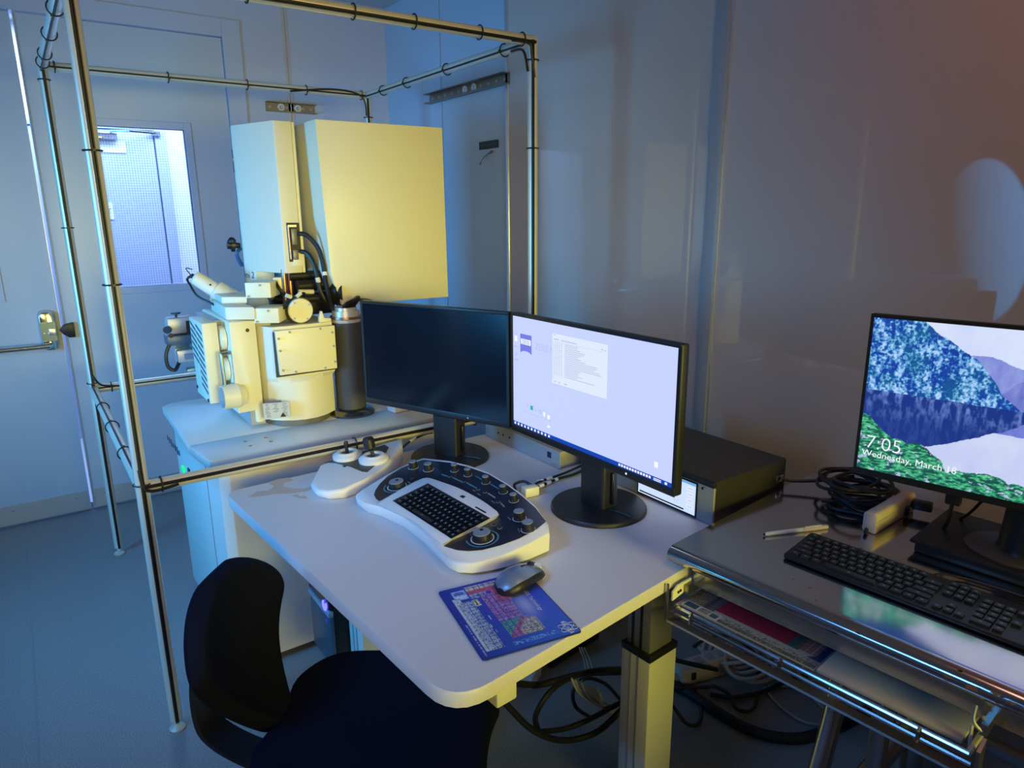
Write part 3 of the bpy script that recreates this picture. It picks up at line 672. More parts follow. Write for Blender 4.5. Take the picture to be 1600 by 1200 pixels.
# ------------------------------------------------------------------ monitors of the microscope station
def monitor(name, label, BL, ang, wd, ht, zb, base, br, lit):
    t = thing(name, label, 'monitor', (*base, ZD), ang)
    rt = WM[t].inverted()
    e = Vector((math.cos(ang), math.sin(ang), 0)); n = Vector((e.y, -e.x, 0))      # right along the screen, out of the screen
    O = Vector((*BL, zb))
    pt_ = lambda u, v, d: O + e * u + Vector((0, 0, v)) + n * d
    pr = lambda u0, u1, v0, v1, d0, d1: MB().loft([[pt_(u, v, d) for u, v in ((u0, v0), (u1, v0), (u1, v1), (u0, v1))] for d in (d0, d1)])
    pr(0, wd, 0, ht, -.028, -.004).build('housing', black, t, bevel=.004)
    pr(wd * .18, wd * .82, ht * .12, ht * .85, -.052, -.028).build('rear_shell', black, t, bevel=.012)
    sb, sd = .020, .009
    pr(0, wd, 0, sb, -.004, 0).build('bezel', black, t, bevel=.001); pr(0, wd, ht - sd, ht, -.004, 0).build('bezel', black, t, bevel=.001)
    pr(0, sd, sb, ht - sd, -.004, 0).build('bezel', black, t); pr(wd - sd, wd, sb, ht - sd, -.004, 0).build('bezel', black, t)
    pr(wd - .16, wd - .155, .008, .013, 0, .0006).build('power_lamp', scr_wh if lit else trim_m, t)
    B = Vector((*base, ZD)); zc = zb + ht * .45
    MB().lathe(B, (0, 0, 1), [(0, br), (.006, br), (.012, br * .97), (.016, br * .55), (.018, br * .42)], 48).build('base', black, t)
    md = lambda a, b, z0, z1: MB().loft([[B + e * x + n * y + Vector((0, 0, z - ZD)) for x, y in rpoly([(-a, -b), (a, -b), (a, b), (-a, b)], .012)] for z in (z0, z1)])
    md(.048, .030, ZD + .017, ZD + .15).build('neck', black, t)
    md(.040, .022, ZD + .15, zc + .04).build('neck_slider', black, t)
    md(.058, .004, ZD + .03, ZD + .12).build('neck_cover', black_gl, t, bevel=.002)
    mp = pt_(wd / 2, ht * .45, -.052); c = B + Vector((0, 0, zc - ZD))
    k = MB().cyl(c + (mp - c) * .15, mp, .035).build('tilt_mount', black_m, t)
    md2 = MB().loft([[B + e * x + n * y + Vector((0, 0, .0165)) for x, y in ((.055, .004), (.125, -.012), (.125, -.004), (.055, .009))], [B + e * x + n * y + Vector((0, 0, .0185)) for x, y in ((.055, .004), (.115, -.012), (.115, -.004), (.055, .009))]]).build('base_ridge', black_gl, t)
    return t, pt_, pr, (sd, wd - sd, sb, ht - sd)
dm, _, dpr, b4 = monitor('monitor', 'black desktop monitor with a dark switched off screen', (.940, 2.232), R(-67.4), .602, .362, .895, (1.106, 1.935), .132, False)
dpr(b4[0], b4[1], b4[2], b4[3], -.004, -.0022).build('screen', mat('screen_off', (.003, .005, .014), .18), dm)
wm, wp, wpr, b4 = monitor('monitor', 'black desktop monitor with a bright pale desktop screen', (1.174, 1.668), R(-89.8), .655, .364, .895, (1.232, 1.330), .134, True)
sw = wpr(b4[0], b4[1], b4[2], b4[3], -.004, -.0022).build('screen', scr_white, wm)
def dec(name, m, rects, d=-.0017, t=.0005, kind=None, par=None):
    mb = MB()
    for u0, u1, v0, v1 in rects: mb.loft([[wp(u, v, q) for u, v in ((u0, v0), (u1, v0), (u1, v1), (u0, v1))] for q in (d - t, d)])
    return mb.build(name, m, par or sw, kind=kind)
dec('taskbar', scr_blue, [(b4[0], b4[1], .0202, .0315)])
dec('taskbar_icons', scr_wh, [(.015 + i * .0165, .022 + i * .0165, .0225, .029) for i in range(11)] + [(.468 + i * .0095, .474 + i * .0095, .0230, .0290) for i in range(12)] + [(.588, .612, .0265, .0285), (.588, .612, .0225, .0245), (.624, .631, .0228, .0288)], -.0012, kind='stuff')
mb = MB()
lo = [(.046, .306), (.100, .306), (.100, .250), (.088, .2555), (.073, .2570), (.058, .2555), (.046, .250)]
mb.loft([[wp(u, v, q) for u, v in lo] for q in (-.0022, -.0017)]).build('logo_shield', scr_logo, sw)
dec('logo_band', scr_wh, [(.049, .097, .276, .292)], -.0013)
e3, u3 = wp(1, 0, 0) - wp(0, 0, 0), Vector((0, 0, 1))
text('lettering', 'ZEISS', .0165, wp(.073, .2782, -.0011), e3, u3, scr_logo, sw, off=.0003, align='CENTER')
text('lettering', 'ZEISS Mic', .026, wp(.118, .270, -.0016), e3, u3, scr_line, sw, off=.0003)
dec('window', scr_panel, [(.195, .420, .186, .329)], -.0012)
dec('window_border', scr_line, [(.1945, .420, .3285, .3295), (.1945, .420, .1855, .1865), (.1945, .1955, .186, .329), (.4195, .4205, .186, .329)], -.0009)
rr = []
for i in range(20):
    v = .302 - i * .0047
    L_ = random.uniform(.05, .09) if i not in (9, 10, 11, 12, 13, 19) else random.uniform(.12, .15)
    rr += [(.250, .250 + L_, v, v + .0018)] + [(.206 + j * .0095, .206 + j * .0095 + random.uniform(.004, .007), v, v + .0018) for j in range(4)]
rr += [(.203, .208, .323, .326), (.203, .225, .311, .314), (.235, .300, .311, .3135), (.395, .400, .3105, .3145), (.405, .412, .3105, .3125), (.206, .400, .3065, .3070), (.206, .214, .192, .195), (.225, .232, .192, .195), (.250, .262, .192, .195)]
dec('window_text', scr_line, rr, -.0009, kind='stuff')
dec('window_margin', mat('screen_margin', (.55, .75, 1.0), emit=1.15), [(.199, .203, .200, .306)], -.0009)
dec('desktop_icons', scr_line, [(.075, .087, .094, .096), (.076, .086, .090, .092), (.114, .125, .090, .0925), (.114, .125, .084, .086), (.135, .147, .083, .094), (.016, .032, .302, .3035), (.014, .034, .262, .266), (.014, .034, .222, .226), (.021, .026, .236, .244)] +
    [(.060 + i * .020, .072 + i * .020, .071, .0728) for i in range(7)], kind='stuff')
dec('desktop_icons', scr_teal, [(.0945, .107, .085, .098)])
dec('desktop_icons', scr_wh, [(.156, .165, .080, .092), (.176, .186, .076, .088), (.176, .186, .050, .058), (.588, .600, .056, .070), (.018, .030, .280, .296), (.138, .144, .085, .091)], kind='stuff')

# ------------------------------------------------------------------ control panel with its small keyboard
def pk(px, py, dz=0.0):                                    # sloping top plane of the panel
    d = AX * ((px - 800) / FPX) + AD * ((py - 600) / FPX) + AF
    k = (.771 + dz + .115 * (EYE.x - .70) - EYE.z) / (d.z - .115 * d.x)
    return EYE + d * k
A_ = lambda x, y, dz=0.0: pk(480 + x / 3.81, 660 + y / 3.81, dz)
pn = thing('control_panel', 'white and navy curved microscope control panel with knobs and built-in keyboard', 'control panel', (.86, 1.52, ZD))
hou = [(290, 425), (298, 452), (335, 478), (420, 498), (560, 560), (680, 648), (780, 752), (840, 815), (900, 838), (985, 835), (1080, 812), (1200, 772), (1330, 712), (1440, 650), (1436, 605),
       (1424, 586), (1365, 498), (1282, 426), (1200, 366), (1080, 297), (960, 254), (850, 228), (690, 210), (640, 226), (560, 262), (480, 304), (400, 352), (330, 395)]
ht_ = [A_(*v) for v in hou]; cen = sum(ht_, Vector()) / len(ht_)
rg = lambda s, z: [Vector((cen.x + (v.x - cen.x) * s, cen.y + (v.y - cen.y) * s, z if isinstance(z, float) else v.z + z[0])) for v in ht_]
MB().loft([rg(.94, ZD + .001), rg(1.0, ZD + .010), rg(1.005, (-.012,)), rg(1.0, (-.003,)), rg(.985, (0,))]).build('housing', white_pl, pn, angle=40)
def plate(name, pts, z0, z1, m, par, bevel=0):
    return MB().loft([[A_(*v, z0) for v in pts], [A_(*v, z1) for v in pts]]).build(name, m, par, bevel=bevel)
pl2 = [(397, 432), (405, 405), (432, 365), (480, 318), (560, 272), (640, 238), (690, 222), (850, 240), (960, 266), (1080, 308), (1195, 376), (1278, 438), (1358, 508), (1422, 590), (1360, 640), (1260, 692), (1150, 732), (1040, 760), (960, 766), (890, 760), (812, 736),
       (860, 705), (1000, 640), (1120, 575), (1145, 550), (1125, 528), (1045, 470), (900, 398), (760, 340), (710, 328), (640, 350), (560, 395), (428, 468), (410, 455)]
cpl = plate('control_plate', pl2, -.001, .0012, plate_m, pn)
tr = plate('keyboard_frame', rpoly([(418, 486), (560, 395), (705, 322), (900, 388), (1050, 468), (1150, 545), (960, 645), (802, 728), (640, 590)], [8, 20, 40, 60, 60, 30, 30, 8, 60]), .001, .006, white_pl, pn, .0015)
kb = plate('keyboard_bed', [(508, 466), (718, 362), (1090, 570), (858, 692)], .0055, .0072, black, tr)
K = [Vector(v) for v in ((508, 466), (858, 692), (718, 362), (1090, 570))]
kpt = lambda s, t, dz: A_(*((K[0] * (1 - s) + K[1] * s) * (1 - t) + (K[2] * (1 - s) + K[3] * s) * t), dz)
lg = MB()
for r_ in range(6):
    cols = [1.4, 1, 1, 1, 1, 1, 1, 1, 1, 1, 1, 1, 1, 1.4] if r_ else [1.3, 1.2, 1.2, 5, 1.2, 1, 1, 1, 1]
    tot = sum(cols); s0 = 0
    for cw in cols:
        s1 = s0 + cw / tot; a, b = .012 + .976 * s0 + .006, .012 + .976 * s1 - .006; t0, t1 = .03 + .94 * r_ / 6 + .014, .03 + .94 * (r_ + 1) / 6 - .014
        MB().loft([[kpt(a, t0, .007), kpt(b, t0, .007), kpt(b, t1, .007), kpt(a, t1, .007)], [kpt(a + .006, t0 + .02, .0125), kpt(b - .006, t0 + .02, .0125), kpt(b - .006, t1 - .02, .0125), kpt(a + .006, t1 - .02, .0125)]]).build('key', black, kb)
        sm = a * .55 + b * .45 - .010; tm = t0 * .45 + t1 * .55
        lg.poly([kpt(sm, tm - .018, .0127), kpt(sm + .014, tm - .018, .0127), kpt(sm + .014, tm + .022, .0127), kpt(sm, tm + .022, .0127)])
        s0 = s1
lg.build('key_legends', mat('legend_blue_white', (.22, .28, .38), .5), kb, kind='stuff')
plate('logo_mark', [(905, 440), (922, 432), (945, 440), (928, 452)], .006, .0066, navy, tr)
plate('name_strip', [(998, 505), (1006, 500), (1068, 535), (1060, 541)], .006, .0066, black, tr)
nrm = Vector((-.115, 0, 1)).normalized()
def knob(x, y, r, h, name):
    c = A_(x, y, .001)
    o = MB().lathe(c, nrm, [(0, r), (h * .25, r), (h * .3, r * .93), (h, r * .88)], 24).build(name, black, pn)
    MB().lathe(c, nrm, [(h, r * .86), (h + .0014, r * .82)], 24).build('knob_cap', knob_t, o)
    MB().lathe(c - nrm * .0006, nrm, [(.0004, r * 1.16), (.0011, r * 1.16), (.0011, r * 1.06), (.0004, r * 1.06)], 28).build('dial_ring', white_pr, o)
    return o
for v in ((632, 268, .0140, .020), (722, 282, .0140, .020), (878, 286, .0112, .019), (957, 313, .0112, .019), (1064, 358, .0112, .019), (1167, 415, .0112, .019), (1230, 466, .0115, .019), (1264, 572, .0155, .021), (1316, 638, .0160, .021)):
    knob(*v, 'knob')
for x, y, r in ((535, 382, .0245), (1043, 690, .0250)):
    o = knob(x, y, r, .017, 'jog_dial'); c = A_(x, y, .0022)
    q = A_(x + (8 if x < 800 else 0), y - (10 if x < 800 else 22), .0); 
    MB().lathe(c + nrm * .0168 + (q - A_(x, y)) * .6, nrm, [(0, .0045), (.0012, .0045)], 12).build('finger_dimple', black_m, o)
    a0 = R(150) if x > 800 else R(120)
    ex_, ey_ = Vector((1, 0, .115)).normalized(), Vector((0, 1, 0))
    pts = [c + (ex_ * math.cos(t) + ey_ * math.sin(t)) * r * 1.62 for t in [a0 + R(250) * i / 24 for i in range(25)]]
    qts = [c + (ex_ * math.cos(t) + ey_ * math.sin(t)) * r * 1.44 for t in [a0 + R(250) * i / 24 for i in range(25)]]
    mb = MB(); va = [mb.bm.verts.new(p) for p in pts]; vb_ = [mb.bm.verts.new(p) for p in qts]
    for i in range(24): mb.bm.faces.new((va[i], va[i + 1], vb_[i + 1], vb_[i]))
    mb.build('dial_arc', cyan_pr, o)
for x, y in ((848, 322), (932, 352), (1018, 398), (1058, 416), (1138, 474), (1113, 610), (1146, 628), (625, 333)):
    c = A_(x, y, .001); o = MB().lathe(c, nrm, [(0, .0042), (.003, .0042), (.0035, .0034)], 14).build('push_button', black, pn)
    MB().lathe(c - nrm * .0004, nrm, [(.0003, .0062), (.001, .0062), (.001, .0048), (.0003, .0048)], 18).build('button_ring', cyan_pr if x < 1000 else grey_pr, o)
for q in (((798, 312), (838, 326), (842, 320), (802, 306)), ((862, 330), (925, 360), (929, 354), (866, 324)), ((946, 362), (1012, 398), (1016, 391), (950, 355)), ((1072, 424), (1118, 452), (1123, 446), (1077, 418)), ((1150, 484), (1172, 506), (1178, 501), (1157, 478)),
          ((1000, 322), (1042, 345), (1046, 340), (1004, 317)), ((1090, 370), (1142, 400), (1146, 395), (1094, 365)), ((1192, 565), (1210, 582), (1213, 579), (1195, 562)), ((1252, 630), (1262, 655), (1266, 653), (1256, 628)), ((985, 404), (1000, 412), (1002, 409), (987, 401)), ((1010, 425), (1030, 434), (1032, 431), (1012, 422)), ((1096, 468), (1116, 482), (1118, 479), (1098, 465))):
    plate('print_line', q, .0012, .0016, cyan_pr if q[0][1] < 400 else grey_pr, cpl)
for x, y in ((1365, 752),):
    c = A_(x, y); MB().cyl((c.x, c.y, ZD), (c.x, c.y, ZD + .010), .012).build('rubber_foot', white_pl, pn)

# ------------------------------------------------------------------ joystick box
jb = thing('joystick_box', 'white rounded joystick box with two round collars and black sticks', 'joystick', (.76, 1.94, ZD))
jo = [(486, 752), (494, 762), (512, 766), (536, 764), (570, 752), (604, 733), (629, 708), (628, 696), (600, 687), (568, 684), (545, 686), (520, 706), (500, 728)]
def zj(p): return ZD + .030 + .08 * (p.x - .62)
jt = [P(*v, 'z', ZD + .034) for v in jo]
for v in jt: v.y = min(v.y, 2.052)
cj = sum(jt, Vector()) / len(jt)
jr = lambda s, z: [Vector((cj.x + (v.x - cj.x) * s, cj.y + (v.y - cj.y) * s, z(v))) for v in jt]
MB().loft([jr(.95, lambda v: ZD + .001), jr(1.0, lambda v: ZD + .010), jr(1.01, lambda v: zj(v) - .008), jr(.985, lambda v: zj(v) - .001), jr(.95, zj)]).build('housing', white_pl, jb, angle=50)
cut = [P(*v, 'z', ZD + .040) for v in ((506, 720), (524, 723), (548, 730), (566, 738), (574, 739), (598, 722), (624, 702), (600, 692), (570, 687), (548, 690), (526, 704))]
for v in cut: v.y = min(v.y, 2.04); v.x = min(v.x, .915)
MB().loft([[Vector((v.x, v.y, zj(v) + e)) for v in cut] for e in (-.002, .0015)]).build('top_plate', mat('plate_brown_black', (.05, .05, .05), .5), jb)
for px, py, lean, top in ((543, 711, (-.003, 0), 0), (584, 718, (-.004, .012), 1)):
    c = P(px, py, 'z', ZD + .050); c.z = zj(c)
    co = MB().lathe(c, (-.05, 0, 1), [(0, .047), (.010, .047), (.014, .042), (.016, .036), (.021, .032), (.021, .024), (.012, .022)], 32).build('collar', white_pl, jb)
    MB().lathe(c + Vector((0, 0, .013)), (0, 0, 1), [(0, .023), (.001, .023)], 24).build('boot', black_gl, co)
    tp = c + Vector((*lean, .042)); MB().cyl(c + Vector((0, 0, .012)), tp, .0055).build('stick', black, jb)
    if top: MB().lathe(tp + Vector((0, 0, -.010)), (-.1, .2, 1), [(0, .010), (.006, .017), (.034, .019), (.042, .014)], 20).build('stick_grip', black, jb)
    else: MB().lathe(tp + Vector((0, 0, -.006)), (0, 0, 1), [(0, .005), (.012, .0075), (.018, .005)], 14).build('stick_grip', black, jb)
q = [P(*v, 'z', ZD + .036) for v in ((535, 730.5), (540, 727), (544, 729), (539, 732))]
MB().loft([[Vector((v.x, v.y, zj(v) + e)) for v in q] for e in (0, .0006)]).build('logo_mark', navy, jb)
jc = MB().tube(spline([P(627, 702, 'z', ZD + .025), P(640, 690, 'z', ZD + .02), P(662, 679, 'z', ZD + .012), P(676, 676, 'z', ZD + .010)]), .004, 6).build('cable', rubber, jb)
for a_, b_ in (((640, 690), (649, 684)),):
    MB().cyl(P(*a_, 'z', ZD + .02), P(*b_, 'z', ZD + .0185), .0048, n=8).build('cable_marker', white_pl, jc)

# ------------------------------------------------------------------ mouse pad and mouse
mp_ = thing('mouse_pad', 'blue mouse pad printed with a coloured element table at the desk corner', 'mouse pad', (.72, 1.04, ZD))
c1, c2, c3 = P(684, 925, 'z', .7425), P(755, 1033, 'z', .7425), P(910, 987, 'z', .7425); c4 = c1 + c3 - c2
ex, ey = c2 - c1, c4 - c1
po = rpoly([c1, c2, c3, c4], .008, 4)
MB().loft([[(x, y, ZD + .0005) for x, y in po], [(x, y, ZD + .0027) for x, y in po]]).build('pad', mat('pad_blue', (.012, .04, .22), .7), mp_)
def padfn(u, v):
    """u runs along the short edge away from the left corner, v across the pad"""
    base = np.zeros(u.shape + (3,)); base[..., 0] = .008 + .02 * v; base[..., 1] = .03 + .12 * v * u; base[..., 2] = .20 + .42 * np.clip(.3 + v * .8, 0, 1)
    n = vnoise(u * 60, v * 60)
    def put(m, c, k=.35):
        for i in range(3): base[..., i] = np.where(m, c[i] * (1 - k + k * 2 * n), base[..., i])
    r = lambda a, b, c, d: (u > a) & (u < b) & (v > c) & (v < d)
    fu, fv = (u * 21) % 1, (v * 17) % 1; cell = (fu > .12) & (fv > .12)
    mkd = (vnoise(u * 150 + 3, v * 150) > .66)
    put(r(.055, .20, .10, .245), (.30, .42, .75)); put(r(.075, .12, .12, .225), (.05, .12, .45)); put(r(.135, .19, .115, .23) & (((v * 60) % 1) > .35), (.55, .68, .9))
    put(r(.17, .93, .065, .145), (.50, .56, .64), .2)
    put(r(.24, .93, .09, .25) & cell, (.34, .46, .62))
    put(r(.03, .12, .26, .62) & cell, (.52, .52, .34)); put(r(.10, .16, .26, .60), (.50, .07, .20)); put(r(.15, .22, .26, .44) & cell, (.25, .40, .60))
    put(r(.20, .62, .36, .62) & cell, (.44, .20, .50)); put(r(.14, .36, .50, .66) & cell, (.60, .13, .17))
    put(r(.24, .34, .255, .315), (.70, .66, .45)); put(r(.25, .33, .275, .29), (.1, .1, .1))
    put(r(.62, .86, .37, .66) & cell, (.08, .36, .25)); put(r(.62, .86, .37, .66) & cell & (u - .62 + (v - .37) * .9 > .20), (.50, .12, .26)); put(r(.66, .86, .50, .72) & cell & (u + v > 1.27), (.52, .50, .34))
    put(r(.17, .93, .09, .72) & cell & mkd & (base[..., 0] > .06), (.04, .05, .10), .1)
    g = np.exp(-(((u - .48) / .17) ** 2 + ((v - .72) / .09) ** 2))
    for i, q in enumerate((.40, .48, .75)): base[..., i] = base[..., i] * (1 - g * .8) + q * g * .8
    put(r(.62, .66, .255, .265) | r(.70, .74, .27, .28) | r(.50, .56, .30, .31), (.5, .6, .8)); put(r(.55, .97, .035, .048) & (vnoise(u * 120, v * 10) > .4), (.3, .4, .7), .1)
    put(r(.90, .95, .33, .80) & (vnoise(u * 90, v * 90) > .55), (.12, .35, .75), .1)
    return base
z_ = Vector((0, 0, .0006)); g_ = lambda a, b: c1 + ex * a + ey * b + z_
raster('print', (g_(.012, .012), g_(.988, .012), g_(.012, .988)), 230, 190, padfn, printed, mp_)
tu = ex.normalized(); tv = ey.normalized()
text('lettering', 'EDS Technology', .0125, g_(.30, .80) , tu, tv, white_pr, mp_, off=.0005)
text('lettering', 'BRUKER', .0125, g_(.82, .885), tu, tv, white_pr, mp_, off=.0005)
for k_, (aa, bb, rot) in enumerate(((.020, .008, 0), (.020, .008, 60), (.020, .008, 120))):
    c0 = g_(.905, .91) + Vector((0, 0, .0006)); 
    pts = []
    for i in range(20):
        t = 2 * math.pi * i / 20; x, y = aa * math.cos(t), bb * math.sin(t); cr_, sr_ = math.cos(R(rot)), math.sin(R(rot))
        pts.append(c0 + tu * (x * cr_ - y * sr_) + tv * (x * sr_ + y * cr_))
    MB().tube(pts, .0004, 4, True).build('logo_orbit', white_pr, mp_)
# mouse: long axis points along the pad towards the monitors
ms = thing('computer_mouse', 'silver grey and black mouse on the blue mouse pad', 'mouse', (.81, 1.125, ZD + .003), R(14))
prof = [(-.062, .012, .016), (-.055, .028, .026), (-.035, .036, .037), (-.008, .038, .0405), (.020, .036, .037), (.042, .034, .029), (.056, .029, .021), (.062, .016, .015)]
NS = 20
def ring_(x, wdt, h, lo, hi, off=0.0):
    out_ = []
    for i in range(NS):
        t = 2 * math.pi * i / NS; c_, s_ = math.cos(t), math.sin(t)
        out_.append((x, (wdt + off) * math.copysign(abs(c_) ** .8, c_), max(lo, h * .38 + (h * .62 + off) * s_ if s_ > 0 else h * .38 + h * .38 * s_)))
    return out_
MB().loft([ring_(x, w_, h_, .001, 1) for x, w_, h_ in prof]).build('body', black, ms, local=True, angle=60)
mb = MB(); rows = []
for x, w_, h_ in [(a, b, c) for a, b, c in prof]:
    rows.append([(x * 1.005, (w_ + .0012) * math.cos(t), h_ * .38 + (h_ * .62 + .0016) * math.sin(t)) for t in [R(38 - 6 * math.cos(x * 40)) + (R(142 + 6 * math.cos(x * 40)) - R(38 - 6 * math.cos(x * 40))) * i / 12 for i in range(13)]])
mb.loft(rows, closed=False, caps=False).build('top_shell', mouse_g, ms, local=True, angle=60)
MB().cyl((.038, -.004, .0305), (.038, .004, .0305), .009, n=16).build('scroll_wheel', black, ms, local=True)
MB().obox((.030, 0, .0362), (.052, .0012, .002), 0, R(14)).build('button_gap', black_gl, ms, local=True)

# ------------------------------------------------------------------ units behind the monitors
ru = thing('rack_unit', 'long low grey electronics unit on the desk behind the monitors', 'electronics', (1.41, 1.84, ZD))
MB().box(1.334, 1.49, 1.626, 2.052, ZD, ZD + .058).build('case', mat('unit_grey', (.30, .32, .35), .42, .3), ru, bevel=.002)
MB().box(1.329, 1.334, 1.620, 2.056, ZD + .001, ZD + .060).build('front_panel', mat('unit_panel', (.34, .37, .42), .4, .2), ru, bevel=.001)
MB().box(1.3280, 1.329, 1.665, 1.685, ZD + .026, ZD + .046).build('logo_mark', navy, ru)
MB().box(1.3282, 1.329, 1.640, 1.668, ZD + .006, ZD + .011).build('model_print', grey_pr, ru)
for y in (1.94, 1.97, 1.90): MB().cyl((1.329, y, ZD + .034), (1.327, y, ZD + .034), .004, n=8).build('jack', black, ru)
hb = thing('network_switch', 'small black switch box with two green lamps behind the dark monitor', 'electronics', (1.42, 2.0, ZD + .06))
MB().box(1.345, 1.47, 1.93, 2.045, ZD + .060, ZD + .090).build('case', black, hb, bevel=.002)
for q in ((738, 660), (746, 664)):
    p = P(*q, 'x', 1.342); MB().ball((1.344, min(max(p.y, 1.94), 2.03), min(p.z, ZD + .085)), .005, n=8).build('status_lamp', green_led, hb)
sc = thing('pump_controller', 'large black instrument box with a small lit touch screen', 'electronics', (1.54, 1.28, ZD))
MB().loft([[(x, y, z) for y, z in rpoly([(1.066, ZD + .003), (1.555, ZD + .003), (1.555, ZD + .121), (1.066, ZD + .121)], .006, 2)] for x in (1.40, 1.705)]).build('case', mat('case_black', (.030, .030, .034), .40), sc)
MB().box(1.392, 1.40, 1.066, 1.555, ZD + .002, ZD + .106).build('front_panel', mat('unit_panel', (.34, .37, .42), .4, .2), sc, bevel=.001)
MB().box(1.388, 1.40, 1.064, 1.557, ZD + .106, ZD + .121).build('top_lip', black, sc, bevel=.002)
tb = MB().box(1.389, 1.392, 1.118, 1.335, ZD + .004, ZD + .104).build('touch_screen', black_gl, sc)
sfx = 1.3886
MB().box(sfx, 1.389, 1.122, 1.331, ZD + .010, ZD + .100).build('lit_display', mat('screen_cyan_white', (.62, .76, 1.0), emit=1.15), tb)
MB().box(sfx - .0003, sfx, 1.122, 1.331, ZD + .093, ZD + .100).build('display_header', mat('screen_header', (.15, .40, .75), emit=1.15), tb)
for i, s_ in enumerate(('3.6', '-2.8', '2.4', '0.7')):
    text('lettering', s_, .014, (sfx, 1.196, ZD + .078 - i * .0165), (0, -1, 0), (0, 0, 1), scr_line, tb)
    MB().box(sfx - .0004, sfx, 1.128, 1.152, ZD + .076 - i * .0175, ZD + .088 - i * .0175).build('soft_key', scr_panel, tb)
    MB().box(sfx - .0007, sfx - .0003, 1.132, 1.148, ZD + .081 - i * .0175, ZD + .083 - i * .0175).build('soft_key_print', scr_line, tb)
MB().box(sfx - .0006, sfx, 1.16, 1.325, ZD + .014, ZD + .018).build('progress_bar', scr_black, tb)
MB().cyl((1.389, 1.098, ZD + .098), (1.385, 1.098, ZD + .098), .004, n=10).build('screw', steel, sc)
MB().obox((1.66, 1.058, ZD + .075), (.03, .016, .018)).build('side_connector', steel, sc, bevel=.002)
for x in (1.42, 1.48):
    for y in (1.09, 1.53): MB().cyl((x, y, ZD), (x, y, ZD + .004), .01, n=12).build('rubber_foot', black, sc)
# block of white cable plugs at the back of the control panel
ub = thing('plug_block', 'small pale square plug with two marked cables behind the control panel', 'plug', (1.11, 1.50, ZD))
c = P(822, 768, 'z', ZD + .014); MB().obox((c.x + .012, c.y - .004, ZD + .0145), (.046, .030, .028), R(-8)).build('plug_body', cream2, ub, bevel=.003)
MB().tube(spline([P(806, 766, 'z', ZD + .01), P(804, 757, 'z', ZD + .02), P(818, 752, 'z', ZD + .025), P(832, 758, 'z', ZD + .018), P(845, 752, 'z', ZD + .012), P(880, 740, 'z', ZD + .012), P(912, 726, 'z', ZD + .012)]), .0042, 6).build('cable', rubber, ub)
MB().tube(spline([P(832, 763, 'z', ZD + .012), P(850, 757, 'z', ZD + .008), P(872, 748, 'z', ZD + .008), P(900, 740, 'z', ZD + .008), P(930, 725, 'z', ZD + .008)]), .0042, 6).build('cable', rubber, ub)
for a_, b_, z_q in (((840, 753), (848, 750.5), .012), ((853, 749), (862, 746), .012), ((842, 760), (849, 757.5), .010), ((854, 755.5), (860, 753), .008), ((866, 750), (871, 748.5), .008)):
    MB().cyl(P(*a_, 'z', ZD + z_q), P(*b_, 'z', ZD + z_q), .0052, n=8).build('cable_marker', white_pl, ub)

# ------------------------------------------------------------------ chair
ch = thing('office_chair', 'black fabric swivel chair pulled up to the desk', 'chair', (.490, 1.180, 0), R(-41))
def shell(name, fn, nu, nv, th, m, par, sub=True):
    mb = MB(); vr = [[mb.bm.verts.new(fn(i / nu, j / nv)) for i in range(nu + 1)] for j in range(nv + 1)]
    for j in range(nv):
        for i in range(nu): mb.bm.faces.new((vr[j][i], vr[j][i + 1], vr[j + 1][i + 1], vr[j + 1][i]))
    mb.bm.normal_update()
    bmesh.ops.solidify(mb.bm, geom=mb.bm.faces[:], thickness=th)
    bmesh.ops.recalc_face_normals(mb.bm, faces=mb.bm.faces[:])
    o = mb.build(name, m, par, local=True, angle=70)
    if sub:
        s_ = o.modifiers.new('soft', 'SUBSURF'); s_.levels = s_.render_levels = 2
    return o
def backfn(u, v):
    s = u * 2 - 1
    t_ = min(v / .66, 1)
    w_ = .176 * (.16 + .84 * t_ ** .9) * math.sqrt(max(.0, 1 - max(0, (v - .56) / .445) ** 2.3))
    y = s * w_
    return Vector((-.205 - .095 * v - .05 * math.sin(v * 3.0) + .055 * (s * s) * (w_ / .17) ** 2, y, .505 + .325 * v))
shell('backrest', backfn, 10, 14, .045, fabric, ch)
def seatfn(u, v):
    a = u * 2 - 1; x = -.235 + .47 * v
    e = (2 * v - 1); w_ = .245 * (1 - .10 * (1 - v)) * (max(0.0, 1 - abs(e) ** 5.0)) ** .35
    w_ = max(w_, .10)
    return Vector((x, a * w_, .525 - .012 * (1 - a * a) - .03 * max(0, v - .8) * 4 * .8))
shell('seat', seatfn, 12, 12, -.07, fabric, ch)
MB().box(-.16, .16, -.15, .15, .425, .455).build('seat_pan', black, ch, local=True, bevel=.01)
st = []
for x, z, t_ in ((-.372, .68, .006), (-.395, .60, .008), (-.400, .52, .009), (-.385, .46, .009), (-.325, .415, .009), (-.25, .395, .009), (-.10, .415, .009)):
    st.append((x, z))
mb = MB(); sp_ = spline([(x, 0, z) for x, z in st], 4)
rings = []
for i, p in enumerate(sp_):
    t_ = (sp_[min(i + 1, len(sp_) - 1)] - sp_[max(i - 1, 0)]).normalized(); nn = Vector((-t_.z, 0, t_.x)); k_ = .030 + .012 * i / len(sp_)
    rings.append([p + nn * .005 + Vector((0, k_, 0)), p + nn * .005 - Vector((0, k_, 0)), p - nn * .005 - Vector((0, k_, 0)), p - nn * .005 + Vector((0, k_, 0))])
mb.loft(rings).build('back_bracket', black, ch, local=True)
MB().cyl((-.392, 0, .66), (-.350, 0, .66), .030).build('back_knob', black, ch, local=True)
MB().cyl((0, 0, .10), (0, 0, .43), .028).build('gas_column', black_m, ch, local=True)
